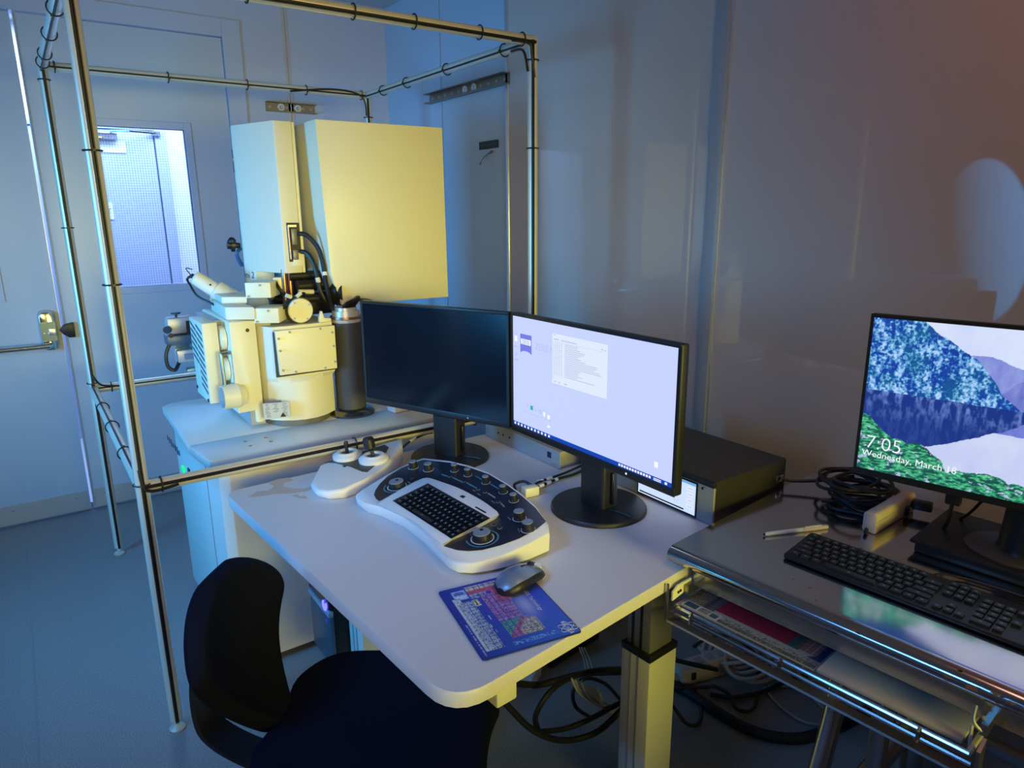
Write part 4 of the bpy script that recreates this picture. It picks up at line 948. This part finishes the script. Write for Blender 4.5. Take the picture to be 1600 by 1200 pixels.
MB().lathe((0, 0, .07), (0, 0, 1), [(0, .05), (.04, .05), (.09, .034)], 20).build('column_hub', black, ch, local=True)
for k_ in range(5):
    t_ = R(72 * k_ + 20); d = Vector((math.cos(t_), math.sin(t_), 0)); s_ = Vector((-d.y, d.x, 0))
    a, b = d * .03 + Vector((0, 0, .09)), d * .29 + Vector((0, 0, .07))
    lg_ = MB().loft([[a + s_ * .026 + Vector((0, 0, .02)), a - s_ * .026 + Vector((0, 0, .02)), a - s_ * .026 - Vector((0, 0, .02)), a + s_ * .026 - Vector((0, 0, .02))],
                     [b + s_ * .016 + Vector((0, 0, .008)), b - s_ * .016 + Vector((0, 0, .008)), b - s_ * .016 - Vector((0, 0, .012)), b + s_ * .016 - Vector((0, 0, .012))]]).build('base_arm', black, ch, local=True, bevel=.004)
    cs = MB(); c = d * .285 + Vector((0, 0, .0265))
    for q in (-.014, .014): cs.cyl(c + s_ * (q - .008), c + s_ * (q + .008), .0262, n=18)
    cs.cyl(c - s_ * .02 , c + s_ * .02, .008, n=10); cs.cyl(c, b, .006, n=8)
    cs.build('caster', black, lg_, local=True)
MB().tube([(.05, -.05, .385), (.05, -.20, .385), (.05, -.26, .375)], .006, 8).build('height_lever', black, ch, local=True)

# ------------------------------------------------------------------ stainless side table
ZS = .790
TO = (1.135, .990, 0); TA = R(5.6)
tb_ = thing('steel_table', 'stainless steel work table with rolled front edge and bent tube legs', 'table', TO, TA)
LT, DT = 1.45, .70
fp = [(DT, ZS), (.030, ZS)] + [(.030 - .030 * math.sin(R(a)), ZS - .021 + .021 * math.cos(R(a))) for a in range(15, 180, 15)] + [(.030, ZS - .042), (.030, ZS - .038)] + \
     [(.030 - .026 * math.sin(R(a)), ZS - .021 - .017 * math.cos(R(a))) for a in range(15, 166, 15)] + [(.034, ZS - .004), (DT, ZS - .004)]
MB().loft([[(x, y, z) for x, z in fp] for y in (0, -LT)]).build('table_top', steel, tb_, local=True, angle=40)
MB().loft([[(x, y, z) for x, z in [(.004, ZS - .021)] + [(.030 - .028 * math.sin(R(a)), ZS - .021 + .019 * math.cos(R(a))) for a in range(0, 181, 20)]] for y in (-.001, -.003)]).build('edge_cap', steel_d, tb_, local=True)
MB().box(.012, DT, -.004, .0, ZS - .036, ZS - .004).build('end_flange', steel_d, tb_, local=True)
ap = MB().box(.034, .038, -LT + .05, -.055, ZS - .086, ZS - .040).build('front_apron', mat('apron_stainless', (.62, .60, .52), .22, 1.0), tb_, local=True)
MB().box(.034, .075, -.058, -.054, ZS - .085, ZS - .03).build('apron_end', steel, tb_, local=True)
for v in (.10, 1.25):
    MB().box(.06, DT - .03, -v - .03, -v, ZS - .045, ZS - .005).build('cross_bearer', steel_d, tb_, local=True)
for v in (.345, 1.15):
    for u, du in ((.170, -.175), (.60, .08)):
        MB().tube(spline([(u, -v, ZS - .01), (u, -v, .52), (u - .002, -v, .47), (u + du * .22, -v, .36), (u + du * .62, -v, .17), (u + du, -v, .0)], 6), .0215, 16).build('leg', chrome_l, tb_, local=True)
for v in (.345, 1.15):
    MB().tube([(.12, -v, .17), (.63, -v, .17)], .012, 10).build('leg_stretcher', chrome_l, tb_, local=True)
# hanging wire tray under the top
def TL(px, py, z):                                          # pixel on a level of the table, in the table's own frame
    return WM[tb_].inverted() @ P(px, py, 'z', z)
tw = MB().tube([(-.030, -.050, .672), (-.030, -.640, .672)], .0055, 10).build('tray_front_rod', chrome_l, tb_, local=True)
MB().tube([(-.034, -.045, .658), (-.034, -.645, .658)], .0048, 8).build('tray_front_rod', chrome_l, tb_, local=True)
for v in (.052, .638):
    MB().tube([(-.030, -v, .672), (.36, -v, .672), (.36, -v, .74)], .005, 8).build('tray_side_rod', chrome, tb_, local=True)
MB().tube([(.36, -.05, .672), (.36, -.64, .672)], .005, 8).build('tray_back_rod', chrome, tb_, local=True)
for i in range(7):
    v = .12 + i * .075
    MB().tube([(-.030, -v, .667), (.36, -v, .667)], .0022, 6).build('tray_wire', chrome, tb_, local=True)
for v in (.10, .31, .565):
    MB().tube([(-.034, -v, .680), (-.041, -v, .674), (-.041, -v, .654), (-.034, -v, .650)], .003, 6).build('tray_clip', steel, tb_, local=True)
MB().tube(spline([(.015, -.628, .735), (-.002, -.632, .715), (.006, -.648, .70), (.018, -.640, .72)], 5), .003, 6).build('tray_hook', trim_m, tb_, local=True)
MB().tube([(-.008, -.632, .712), (-.012, -.634, .674)], .003, 6).build('tray_hook', chrome, tb_, local=True)
# lower flat rail with its end brackets
lr = MB()
lr.loft([[(x, y, z) for x, z in ((-.052, .640), (-.005, .622), (-.004, .626), (-.050, .644))] for y in (-.045, -1.10)])
lr.build('lower_rail', steel_d, tb_, local=True)
eb = MB().loft([[(x, y, z) for x, z in ((-.056, .640), (-.050, .640), (-.006, .622), (.20, .622), (.20, .70), (.19, .70), (.19, .628), (.0, .628), (-.050, .648), (-.050, .735), (-.056, .735))] for y in (-.047, -.043)]).build('end_bracket', steel_d, tb_, local=True)
MB().loft([[(x, -y, z) for x, z in ((-.040, .69), (.03, .70), (.03, .722), (-.02, .722), (-.040, .712))] for y in (.047, .051)]).build('slide_plate', cream2, tb_, local=True)
for x, z in ((-.02, .705), (-.012, .706)): MB().cyl((x, -.0505, z), (x, -.053, z), .0035, n=8).build('slot', black, tb_, local=True)
for v in (.058, .646):
    MB().box(.0, .34, -v - .006, -v + .004, .695, .716).build('tray_slide', steel_d, tb_, local=True)
MB().loft([[(x, y, z) for x, z in ((-.040, .60), (-.010, .60), (-.010, .70), (-.040, .69))] for y in (-.650, -.656)]).build('end_bracket', steel_d, tb_, local=True)
# square undershelf frame
for u, v in ((.255, .415), (.255, 1.05)):
    MB().box(u - .017, u + .017, -v - .017, -v + .017, 0, .66).build('square_post', steel_d, tb_, local=True, bevel=.003)
MB().box(.240, .270, -1.04, -.432, .285, .315).build('square_rail', steel_d, tb_, local=True, bevel=.003)
MB().box(.27, .56, -.43, -.40, .285, .315).build('square_rail', steel_d, tb_, local=True, bevel=.003)
MB().box(.53, .56, -1.04, -.40, .285, .315).build('square_rail', steel_d, tb_, local=True, bevel=.003)
for u, v in ((.545, .415), (.545, 1.05)): MB().box(u - .015, u + .015, -v - .015, -v + .015, 0, .66).build('square_post', steel_d, tb_, local=True, bevel=.003)
# rust stains on the polished top
rust = mat('rust_stain', (.16, .075, .04), .8)
for q, s_ in (((1330, 842), 1.0), ((1318, 833), .5), ((1345, 857), .5), ((1266, 918), .5), ((1240, 905), .4), ((1335, 984), .8), ((1480, 1057), .9), ((1520, 1075), 1.3), ((1555, 1083), .9), ((1500, 1045), .5), ((1580, 1098), .8), ((1275, 938), .4)):
    c = TL(*q, ZS); g = MB(); n_ = 9
    pts = [(c.x + .0085 * s_ * random.uniform(.35, 1.0) * math.cos(2 * math.pi * i / n_), c.y + .011 * s_ * random.uniform(.35, 1.0) * math.sin(2 * math.pi * i / n_)) for i in range(n_)]
    g.loft([[(*p, ZS - .0002) for p in pts], [(*p, ZS + .0003) for p in pts]]).build('rust_spot', rust, tb_, local=True)

def on_table(u, v, z=ZS): return WM[tb_] @ Vector((u, -v, z))
# printed sheet and board in the tray
zt_ = .6785
st_ = thing('printed_chart', 'dark printed element chart lying in the wire tray', 'chart', tuple(on_table(.10, .20, zt_)), TA)
so = [(-.024, -.056), (.30, -.056), (.30, -.372), (-.024, -.372)]
MB().loft([[WM[tb_] @ Vector((x, y, z)) for x, y in so] for z in (zt_ - .0010, zt_)]).build('sheet', mat('sheet_edge', (.30, .29, .29), .6), st_)
def chartfn(u, v):
    """u along the tray front from the left end, v away from the front"""
    b = np.zeros(u.shape + (3,)); b[...] = (.30, .29, .30)
    v = v * 1.75; n = vnoise(u * 70, v * 70)
    def put(m, c, k=.3):
        for i in range(3): b[..., i] = np.where(m, c[i] * (1 - k + 2 * k * n), b[..., i])
    r = lambda a, bb, c, d: (u > a) & (u < bb) & (v > c) & (v < d)
    cell = ((u * 24) % 1 > .14) & ((v * 24) % 1 > .14); mk = vnoise(u * 130, v * 130) > .6
    put(r(.30, 1, .02, .09), (.045, .065, .045)); put(r(.30, 1, .03, .08) & mk, (.22, .24, .20))
    put(r(.32, 1, .10, .155) & mk, (.06, .06, .06), .1)
    put(r(.22, .76, .21, .62) & cell, (.26, .012, .05)); put(r(.22, .76, .21, .62) & ~cell, (.17, .01, .035))
    put(r(.76, .84, .21, .62), (.02, .07, .09)); put(r(.82, .95, .24, .62) & cell, (.20, .05, .07)); put(r(.95, 1, .2, .62) | (r(.80, 1, .17, .40) & (u - v * .5 > .82)), (.02, .03, .10))
    put(r(0, .14, .1, .62), (.10, .10, .08)); put(r(0.0, .12, .1, .62) & mk, (.30, .16, .12))
    put(r(.14, .22, .10, .62), (.06, .03, .07)); put(r(.16, .22, .15, .62) & cell, (.10, .10, .13))
    put(r(.01, .30, .02, .16), (.42, .44, .44), .1); put(r(.02, .12, .035, .145), (.015, .05, .11)); put(r(.135, .215, .035, .145), (.22, .17, .17)); put(r(.225, .285, .035, .145), (.20, .20, .20)); put(r(.23, .28, .05, .12), (.03, .07, .10))
    put(r(0, 1, .62, 1), (.10, .10, .10)); put(r(0, 1, .62, 1) & cell, (.16, .05, .07))
    return b
cz = zt_ + .0006
raster('chart_print', (WM[tb_] @ Vector((-.023, -.058, cz)), WM[tb_] @ Vector((-.023, -.370, cz)), WM[tb_] @ Vector((.29, -.058, cz))), 220, 210, chartfn, printed, st_)
tag(MB().loft([[on_table(u, v, z) for u, v in ((-.022, .376), (.32, .376), (.32, .625), (-.022, .625))] for z in (zt_ - .002, zt_ + .006)]).build('tray_board', card, bevel=.0015),
    'plain pale wooden board lying in the tray beside the printed chart', 'board')
# full keyboard
kk = thing('keyboard', 'black full size keyboard on the stainless table', 'keyboard', tuple(on_table(.148, .205)), TA)
KW, KD = .475, .130
kbm = MB(); kbm.loft([[(x, y, .003) for x, y in rpoly([(0, 0), (0, -KW), (KD, -KW), (KD, 0)], .006, 3)], [(x, y, .011 + x * .09) for x, y in rpoly([(0, 0), (0, -KW), (KD, -KW), (KD, 0)], .006, 3)]])
kbd = kbm.build('keyboard_case', black, kk, local=True, bevel=.001)
for x in (.02, .11):
    for y in (-.03, -KW + .03): MB().cyl((x, y, 0), (x, y, .005), .007, n=10).build('rubber_foot', black, kk, local=True)
lg = MB()
def kkey(u, y0, wd, dp=.0165, r0=0):
    x0 = u; g = .0012
    q = [(x0 + g, -y0 - g), (x0 + g, -y0 - wd + g), (x0 + dp - g, -y0 - wd + g), (x0 + dp - g, -y0 - g)]
    c = ((x0 + dp / 2), -y0 - wd / 2)
    MB().loft([[(x, y, .010 + x * .09) for x, y in q], [(x + (c[0] - x) * .14, y + (c[1] - y) * .12, .0165 + x * .09) for x, y in q]]).build('key', mat('key_black', (.016, .017, .022), .38), kk, local=True)
    zz = lambda x: .0168 + x * .09
    a = [(c[0] - .0015, c[1] + .0028), (c[0] - .0015, c[1] - .0022), (c[0] + .0022, c[1] - .0022), (c[0] + .0022, c[1] + .0028)]
    lg.poly([(x, y, zz(x)) for x, y in a])
U = .0188
rows = [[1.25, 1.25, 1.25, 6.25, 1.25, 1.25, 1.25, 1.25], [2.25] + [1] * 10 + [2.75], [1.75] + [1] * 11 + [2.25], [1.5] + [1] * 12 + [1.5], [1] * 13 + [2], [1] + [.6] + [1] * 4 + [.35] + [1] * 4 + [.35] + [1] * 3 + [.7]]
for j, rw in enumerate(rows):
    y = .008
    for i, wd in enumerate(rw):
        if not (j == 5 and wd < .9): kkey(.008 + j * .0190, y, wd * U)
        y += wd * U
    y = .008 + 15.3 * U
    nav = {0: (0, 1, 2), 1: (1,), 3: (0, 1, 2), 4: (0, 1, 2), 5: (0, 1, 2)}.get(j, ())
    for q in nav: kkey(.008 + j * .0190, y + q * U, U)
    y += 3.35 * U
    for q, wd in ({0: ((0, 2), (2, 1)), 1: ((0, 1), (1, 1), (2, 1)), 2: ((0, 1), (1, 1), (2, 1), (3, 1)), 3: ((0, 1), (1, 1), (2, 1)), 4: ((0, 1), (1, 1), (2, 1), (3, 1))}.get(j, ())): kkey(.008 + j * .0190, y + q * U, wd * U)
lg.build('key_legends', mat('legend_dim', (.16, .20, .28), .5), kk, local=True, kind='stuff')
MB().tube(spline([(KD, -.26, .02), (KD + .03, -.262, .012), (KD + .06, -.29, .006), (KD + .07, -.36, .006), (KD + .07, -.50, .006)]), .0022, 6).build('cable', rubber, kk, local=True)
# pen
pe = thing('marker_pen', 'slim silver pen lying on the stainless table', 'pen', tuple(P(1240, 828, 'z', ZS)))
a, b = P(1193, 835, 'z', ZS + .0055), P(1292, 823, 'z', ZS + .0055); ax = (b - a).normalized(); L = (b - a).length
MB().lathe(a, ax, [(0, .0015), (.003, .0035), (.010, .0052), (L * .62, .0054), (L, .0050)], 14).build('barrel', mat('pen_silver', (.55, .56, .58), .5, .0), pe)
MB().lathe(a + ax * L * .6, ax, [(0, .0058), (L * .4, .0055), (L * .41, .004)], 14).build('cap', mat('pen_cap', (.46, .38, .40), .5), pe)
MB().lathe(a - ax * .001, ax, [(0, .0012), (.004, .0036)], 10).build('tip', black, pe)
MB().obox(a + ax * L * .78 + Vector((0, 0, .006)), (.045, .003, .002), math.atan2(ax.y, ax.x)).build('clip', chrome, pe)
# power strip lying on the table
ps = thing('power_strip', 'beige power strip standing on edge among black cables on the stainless table', 'power strip', (1.69, .75, ZS))
a = P(1366, 836, 'z', ZS); d = Vector((.995, .05, 0)).normalized(); s_ = Vector((-d.y, d.x, 0))
sec = [(-.015, .001), (.013, .001), (.017, .006), (.017, .046), (.012, .052), (-.010, .052), (-.015, .047)]
Lps = .215
MB().loft([[a + d * t + s_ * (y + .014) + Vector((0, 0, z)) for y, z in sec] for t in (0, Lps)]).build('case', pinkish, ps, bevel=.003)
MB().loft([[a + d * t + s_ * (y + .014) + Vector((0, 0, z)) for y, z in ((-.0156, .030), (-.0150, .030), (-.0150, .032), (-.0156, .032))] for t in (.002, Lps - .002)]).build('case_seam', trim_m, ps)
for i in range(5):
    c = a + d * (.04 + i * .035) + s_ * .0315 + Vector((0, 0, .027))
    MB().obox(c, (.022, .002, .026), math.atan2(d.y, d.x)).build('socket', black_m, ps)
# coil of black cable with plug
cc_ = thing('cable_coil', 'tangled coil of black power cable beside the power strip', 'cable', (1.71, .90, ZS))
ctr = on_table(.585, .17); rnd = random.Random(4)
mb = []
for i in range(9):
    A0 = rnd.uniform(0, 6.28); ra, rb = rnd.uniform(.055, .095), rnd.uniform(.045, .085); off = Vector((rnd.uniform(-.03, .02), rnd.uniform(-.035, .035), 0))
    pts = [ctr + off + Vector((ra * math.cos(A0 + t), rb * math.sin(A0 + t), .013 + i * .0065 + .007 * math.sin(2 * t + i))) for t in [2 * math.pi * q / 14 for q in range(14)]]
    MB().tube(spline(pts, 3, True), .0046, 7, True).build('cable_loop', rubber, cc_)
pl0 = Vector((1.66, 1.048, ZS + .026))
MB().tube(spline([pl0 + Vector((0, -.002, 0)), pl0 + Vector((.02, -.03, -.002)), ctr + Vector((.0, .09, .03)), ctr + Vector((.05, .03, .05))]), .0048, 7).build('cable_end', rubber, cc_)
for o_ in (Vector((-.02, -.05, 0)), Vector((.02, -.085, .012)), Vector((-.045, -.015, .0))):
    p = ctr + o_ + Vector((.02, -.05, .012)); MB().tube(spline([ctr + o_ + Vector((-.05, .05, .012)), ctr + o_ + Vector((-.02, .0, .018)), p]), .0046, 7).build('cable_end', rubber, cc_)
    MB().obox(p + Vector((.008, -.016, .004)), (.022, .045, .024), R(20)).build('plug', black, cc_, bevel=.004)
MB().tube(spline([ctr + Vector((-.06, .03, .008)), ctr + Vector((-.10, .0, .006)), ctr + Vector((-.08, -.08, .006)), P(1352, 832, 'z', ZS + .008)]), .0046, 7).build('cable_end', rubber, cc_)
# monitor with the lock screen
lm = thing('monitor', 'black slim monitor showing a mountain lake lock screen on the steel table', 'monitor', (1.72, .47, ZS), R(-78.3))
LB = Vector((1.551, .795, .940)); ang = R(-78.3); e = Vector((math.cos(ang), math.sin(ang), 0)); n = Vector((e.y, -e.x, 0)); W_, H_ = .640, .380
pt3 = lambda u, v, d_: LB + e * u + Vector((0, 0, v)) + n * d_
p3 = lambda u0, u1, v0, v1, d0, d1: MB().loft([[pt3(u, v, d_) for u, v in ((u0, v0), (u1, v0), (u1, v1), (u0, v1))] for d_ in (d0, d1)])
p3(0, W_, 0, H_, -.022, -.003).build('housing', black, lm, bevel=.003)
p3(.12, W_ - .12, .05, H_ - .08, -.045, -.022).build('rear_shell', black, lm, bevel=.012)
p3(0, W_, 0, .016, -.003, 0).build('bezel', black, lm); p3(0, W_, H_ - .008, H_, -.003, 0).build('bezel', black, lm)
p3(0, .007, .016, H_ - .008, -.003, 0).build('bezel', black, lm); p3(W_ - .007, W_, .016, H_ - .008, -.003, 0).build('bezel', black, lm)
def lake(u, v):
    x, y = u * W_, v * (H_ - .024) + .016
    N1 = fbm(x * 22 + 7, y * 22, 6); N2 = fbm(x * 95, y * 48 + 5, 5); N3 = fbm(x * 230 + 3, y * 230, 4)
    sky = np.stack([.58 + .14 * N1, .66 + .14 * N1, .96 + 0 * N1], -1)
    c = sky.copy()
    def put(m, col):
        for i in range(3): c[..., i] = np.where(m, col[i] if np.ndim(col[i]) == 0 else col[i], c[..., i])
    wl_ = .205 + .004 * N1                                              # waterline
    far = np.interp(x, [.15, .20, .235, .27, .30, .36, .45, .64], [.30, .312, .313, .298, .290, .31, .33, .30]) + .012 * (N1 - .5)
    put((y < far) & (y > wl_), (.16 + .16 * N2, .20 + .18 * N2, .62 + .16 * N2))
    far2 = np.interp(x, [.20, .25, .285, .32, .40, .64], [.20, .225, .262, .278, .30, .26]) + .010 * (N1 - .5)
    put((y < far2) & (y > wl_), (.09 + .16 * N2, .12 + .18 * N2, .50 + .2 * N2))
    rid = np.interp(x, [0, .095, .105, .125, .16, .19, .215, .24, .265, .30, .64], [.40, .40, .368, .352, .335, .316, .300, .268, .235, .208, .20]) + .014 * (N1 - .5)
    k = np.clip((N2 * .6 + N3 * .6 - .54) * 4.2, 0, 1); gr = np.clip((N1 - .5) * 4 + (x > .09) * .35 * (y < .30), 0, 1)
    put((y < rid) & (y > wl_), (.008 + .46 * k * k, .045 + .62 * k + .05 * gr * (1 - k), .36 + .64 * k - .06 * gr * (1 - k)))
    # reflection in the lake
    d_ = wl_ - y; wob = .010 * (fbm(x * 30, y * 150, 3) - .5)
    ym = wl_ + d_ * 1.25 + wob
    rid_m = np.interp(x, [0, .06, .12, .17, .22, .28, .32, .64], [.40, .38, .345, .318, .292, .252, .22, .20])
    k2 = np.clip((fbm(x * 130 + 4, ym * 40, 5) - .46) * 3.2, 0, 1); fade = np.clip(1 - d_ / .075, .12, 1)
    wat = (y < wl_)
    put(wat, (.50 + .16 * N1, .56 + .16 * N1, .90 + 0 * N1))
    mr = wat & (ym < rid_m + .010)
    put(mr, (.010 + .16 * k2 * fade, .035 + .25 * k2 * fade, .24 + .48 * k2 * fade))
    mr2 = wat & ~mr & (x > .24) & (ym < .275)
    put(mr2, (.12 + .1 * N2, .15 + .12 * N2, .58 + .15 * N2))
    # grassy bank in the foreground
    bank = np.interp(x, [0, .015, .035, .07, .10, .13, .17, .185, .21, .26, .33, .45, .64], [.150, .146, .125, .102, .098, .100, .072, .050, .055, .062, .050, .05, .07]) + .012 * (fbm(x * 60, y * 60, 3) - .5)
    g1 = np.clip((fbm(x * 110 + y * 90, y * 300 - x * 40, 5) - .42) * 3.0, 0, 1)
    put((y < bank), (.01 + .16 * g1 * g1, .08 + .62 * g1, .07 + .26 * g1))
    rock = (y < bank) & (fbm(x * 60 + 9, y * 110 + 3, 4) > .70)
    put(rock, (.30 + .3 * N3, .36 + .3 * N3, .62 + .3 * N3))
    return c
scp = raster('screen', (pt3(.007, .016, -.0018), pt3(W_ - .007, .016, -.0018), pt3(.007, H_ - .008, -.0018)), 560, 330, lake, picture, lm)
text('lettering', '7:05', .045, pt3(.020, .068, -.0014), e, (0, 0, 1), scr_wh, scp, thin=-.0006)
text('lettering', 'Wednesday, March 18', .0212, pt3(.0145, .0485, -.0014), e, (0, 0, 1), scr_wh, scp)
# its stand: square foot plate, disc, neck
B = Vector((1.70, .462, ZS))
fo_ = MB().loft([[on_table(u, v, z) for u, v in ((.395, .375), (.640, .375), (.640, .66), (.395, .66))] for z in (ZS + .022, ZS + .030)]).build('foot_plate', black_m, lm, bevel=.003)
MB().loft([[on_table(u, v, z) for u, v in ((.40, .385), (.60, .385), (.60, .65), (.40, .65))] for z in (ZS + .0005, ZS + .022)]).build('foot_base', black, lm, bevel=.004)
c = on_table(.50, .545, ZS + .030); MB().lathe(c, (0, 0, 1), [(0, .088), (.004, .088), (.006, .084)], 40).build('foot_disc', mat('disc_grey', (.07, .07, .08), .35, .3), lm)
MB().lathe(c + Vector((.01, -.015, .005)), (0, 0, 1), [(0, .050), (.01, .045), (.10, .040), (.26, .036)], 28).build('neck', black, lm)
MB().cyl(c + Vector((.01, -.015, .24)), pt3(.32, .20, -.04), .03).build('tilt_mount', black, lm)
MB().tube(spline([on_table(.52, .40, ZS + .012), on_table(.50, .418, ZS + .06), on_table(.48, .43, ZS + .12), pt3(.25, .04, -.05)]), .0045, 6).build('cable', rubber, lm)
MB().tube(spline([on_table(.62, .40, ZS + .012), on_table(.56, .445, ZS + .07), pt3(.28, .04, -.05)]), .0035, 6).build('cable', rubber, lm)
MB().obox(pt3(.205, -.006, -.03), (.03, .022, .05), R(-78)).build('video_plug', black, lm, bevel=.004)

# ------------------------------------------------------------------ cables and boxes on the floor
def floor_cable(name, label, pts, r, m=rubber, cat='cable'):
    return tag(MB().tube(spline(pts, 6), r, 8).build(name, m), label, cat)
V = Vector
fz = lambda px, py, z: P(px, py, 'z', z)
yc = lambda Y, *q: [P(a, b, 'y', Y + .01 * math.sin(3 * i_)) for i_, (a, b) in enumerate(q)]
floor_cable('power_cable', 'thick black cable drooping in a long arc from the desk corner to the lift leg', yc(1.20, (775, 1080), (800, 1110), (835, 1142), (880, 1157), (930, 1145), (968, 1112), (1000, 1075), (1025, 1050)), .0085)
floor_cable('power_cable', 'black cable rising in a round loop under the desk edge', yc(1.26, (840, 1140), (837, 1118), (856, 1085), (885, 1062), (930, 1048), (985, 1046), (1030, 1050)), .0080)
floor_cable('power_cable', 'black cable running level below the desk edge into the bundle', yc(1.32, (808, 1068), (842, 1070), (880, 1060), (915, 1052), (970, 1050), (1030, 1046)), .0095)
floor_cable('power_cable', 'thin black cable bowed low between the loop and the leg', yc(1.235, (846, 1143), (885, 1138), (925, 1122), (960, 1103), (1000, 1085), (1030, 1075)), .0075)
floor_cable('power_cable', 'thin black cable curling inside the large loop', yc(1.38, (968, 1092), (945, 1068), (915, 1060), (896, 1078), (900, 1105), (925, 1122)), .0060)
for i in range(9):
    q = [(893 + 5 * i, 1060 + 2 * i), (905 + 5 * i, 1083 + 2 * i), (930 + 4 * i, 1100 + 2.2 * i), (966 + i, 1103 + 2.5 * i)]
    o_ = floor_cable('network_cable', 'thin pale cable in the curved bundle behind the lift leg', yc(1.25 + .010 * (i % 3), *q), .0032, mat('pale_cable', (.42, .42, .42), .5)); o_['group'] = 'pale cables behind the lift leg'
floor_cable('network_cable', 'left one of three light wires hanging straight down under the desk edge', yc(1.45, (905, 1012), (912, 1030), (915, 1045), (926, 1062)), .0022, MATS['pale_cable'])
floor_cable('network_cable', 'middle one of three light wires hanging straight down under the desk edge', yc(1.48, (909, 1012), (916, 1030), (920, 1045), (932, 1062)), .0022, MATS['pale_cable'])
floor_cable('network_cable', 'right one of three light wires hanging straight down under the desk edge', yc(1.51, (913, 1012), (921, 1030), (926, 1045), (938, 1062)), .0022, MATS['pale_cable'])
tag(MB().obox((1.43, 1.72, .09), (.26, .14, .18), R(8)).build('adapter_box', black_m, bevel=.008), 'black equipment box on the floor in the shade under the desk', 'box')
tag(MB().obox((1.74, 1.84, .08), (.20, .16, .16), R(-12)).build('adapter_box', black, bevel=.008), 'second black equipment box further back under the desk', 'box')
# right of the lift leg
fps = thing('power_strip', 'pale power strip with black rocker switch on the floor', 'power strip', (1.72, 1.27, 0))
a, b = P(1066, 1072, 'z', .012), P(1152, 1044, 'z', .012); d = (b - a).normalized(); s_ = V((-d.y, d.x, 0)); d2 = (b - a).length * 1.15
MB().loft([[a + d * t + s_ * y + V((0, 0, z)) for y, z in ((0, -.01), (.065, -.01), (.062, .05), (.004, .05))] for t in (0, d2)]).build('case', pinkish, fps, bevel=.004)
MB().obox(a + d * .045 + s_ * -.0005 + V((0, 0, .024)), (.016, .006, .024), math.atan2(d.y, d.x)).build('rocker_switch', black, fps)
for i in range(5):
    MB().obox(a + d * (.09 + i * .045) + s_ * .033 + V((0, 0, .051)), (.028, .03, .003), math.atan2(d.y, d.x)).build('socket', trim_m, fps)
MB().cyl(a - d * .03 + s_ * .03 + V((0, 0, .014)), a + s_ * .03 + V((0, 0, .014)), .014).build('cord_grip', trim_m, fps)
floor_cable('power_cable', 'very thick black cable sweeping across the floor under the steel table', [fz(1040, 1066, .012), fz(1075, 1082, .012), fz(1120, 1112, .012), fz(1165, 1138, .012), fz(1210, 1152, .012), fz(1260, 1152, .012), fz(1320, 1130, .012), fz(1370, 1100, .012), fz(1420, 1060, .012)], .018)
floor_cable('power_cable', 'black cable looping below the lift leg on the right', [fz(1040, 1085, .12), fz(1055, 1108, .06), fz(1072, 1130, .02), fz(1088, 1133, .012), fz(1096, 1120, .012), fz(1094, 1100, .012), fz(1086, 1078, .012)], .0055)
floor_cable('power_cable', 'black cable with inline plug lying in front of the power strip', [fz(1060, 1075, .03), fz(1100, 1074, .02), fz(1118, 1073, .03), fz(1140, 1086, .012), fz(1150, 1106, .012), fz(1168, 1112, .012), fz(1180, 1102, .012), fz(1182, 1085, .012)], .006)
floor_cable('power_cable', 'black cable with small clip running behind the bent table leg', [fz(1110, 1085, .012), fz(1140, 1090, .012), fz(1165, 1087, .012), fz(1195, 1080, .012), fz(1240, 1060, .012), fz(1290, 1050, .012)], .0075)
floor_cable('power_cable', 'black cable coming over the pale coil under the steel table', [fz(1085, 1010, .25), fz(1105, 998, .22), fz(1140, 994, .16), fz(1180, 1020, .06), fz(1190, 1040, .012), fz(1180, 1060, .012)], .0055)
floor_cable('power_cable', 'short black cable crossing behind the lift leg at mid height', [fz(1050, 1030, .1), fz(1070, 1035, .08), fz(1100, 1042, .08), fz(1120, 1046, .06)], .008)
pc_ = mat('beige_cable', (.55, .43, .40), .5)
wc = thing('beige_cable_coil', 'loose coil of beige cable on the floor under the steel table', 'cable', tuple(fz(1150, 1020, 0)))
for i in range(7):
    c = fz(1128 + i * 9, 1006 + i * 5.5, .03 + .012 * (i % 3)); q = i * .7
    MB().tube(spline([c + V(((.085 + .012 * (i % 2)) * math.cos(q + t), .075 * math.sin(q + t), .012 * math.sin(2 * t + i))) for t in [2 * math.pi * k_ / 10 for k_ in range(10)]], 3, True), .0065, 7, True).build('cable_loop', pc_, wc)
floor_cable('beige_cable', 'thin beige cable trailing beside the bent table leg', [fz(1195, 1075, .006), fz(1215, 1100, .006), fz(1250, 1125, .006), fz(1285, 1132, .006), fz(1330, 1120, .006), fz(1360, 1100, .006)], .004, pc_)
floor_cable('beige_cable', 'thin beige cable crossing behind the square table post', [fz(1200, 1070, .006), fz(1235, 1072, .006), fz(1275, 1062, .006), fz(1330, 1060, .006)], .004, pc_)
floor_cable('beige_cable', 'thin beige cable forking off towards the wall', [fz(1230, 1072, .006), fz(1255, 1075, .006), fz(1275, 1095, .006), fz(1300, 1120, .006)], .004, pc_)
tag(MB().obox(fz(826, 1062, .026) + V((.0, .05, 0)), (.09, .13, .05), R(30)).build('white_adapter', white_pl, bevel=.01), 'small white rounded adapter under the desk edge', 'adapter')
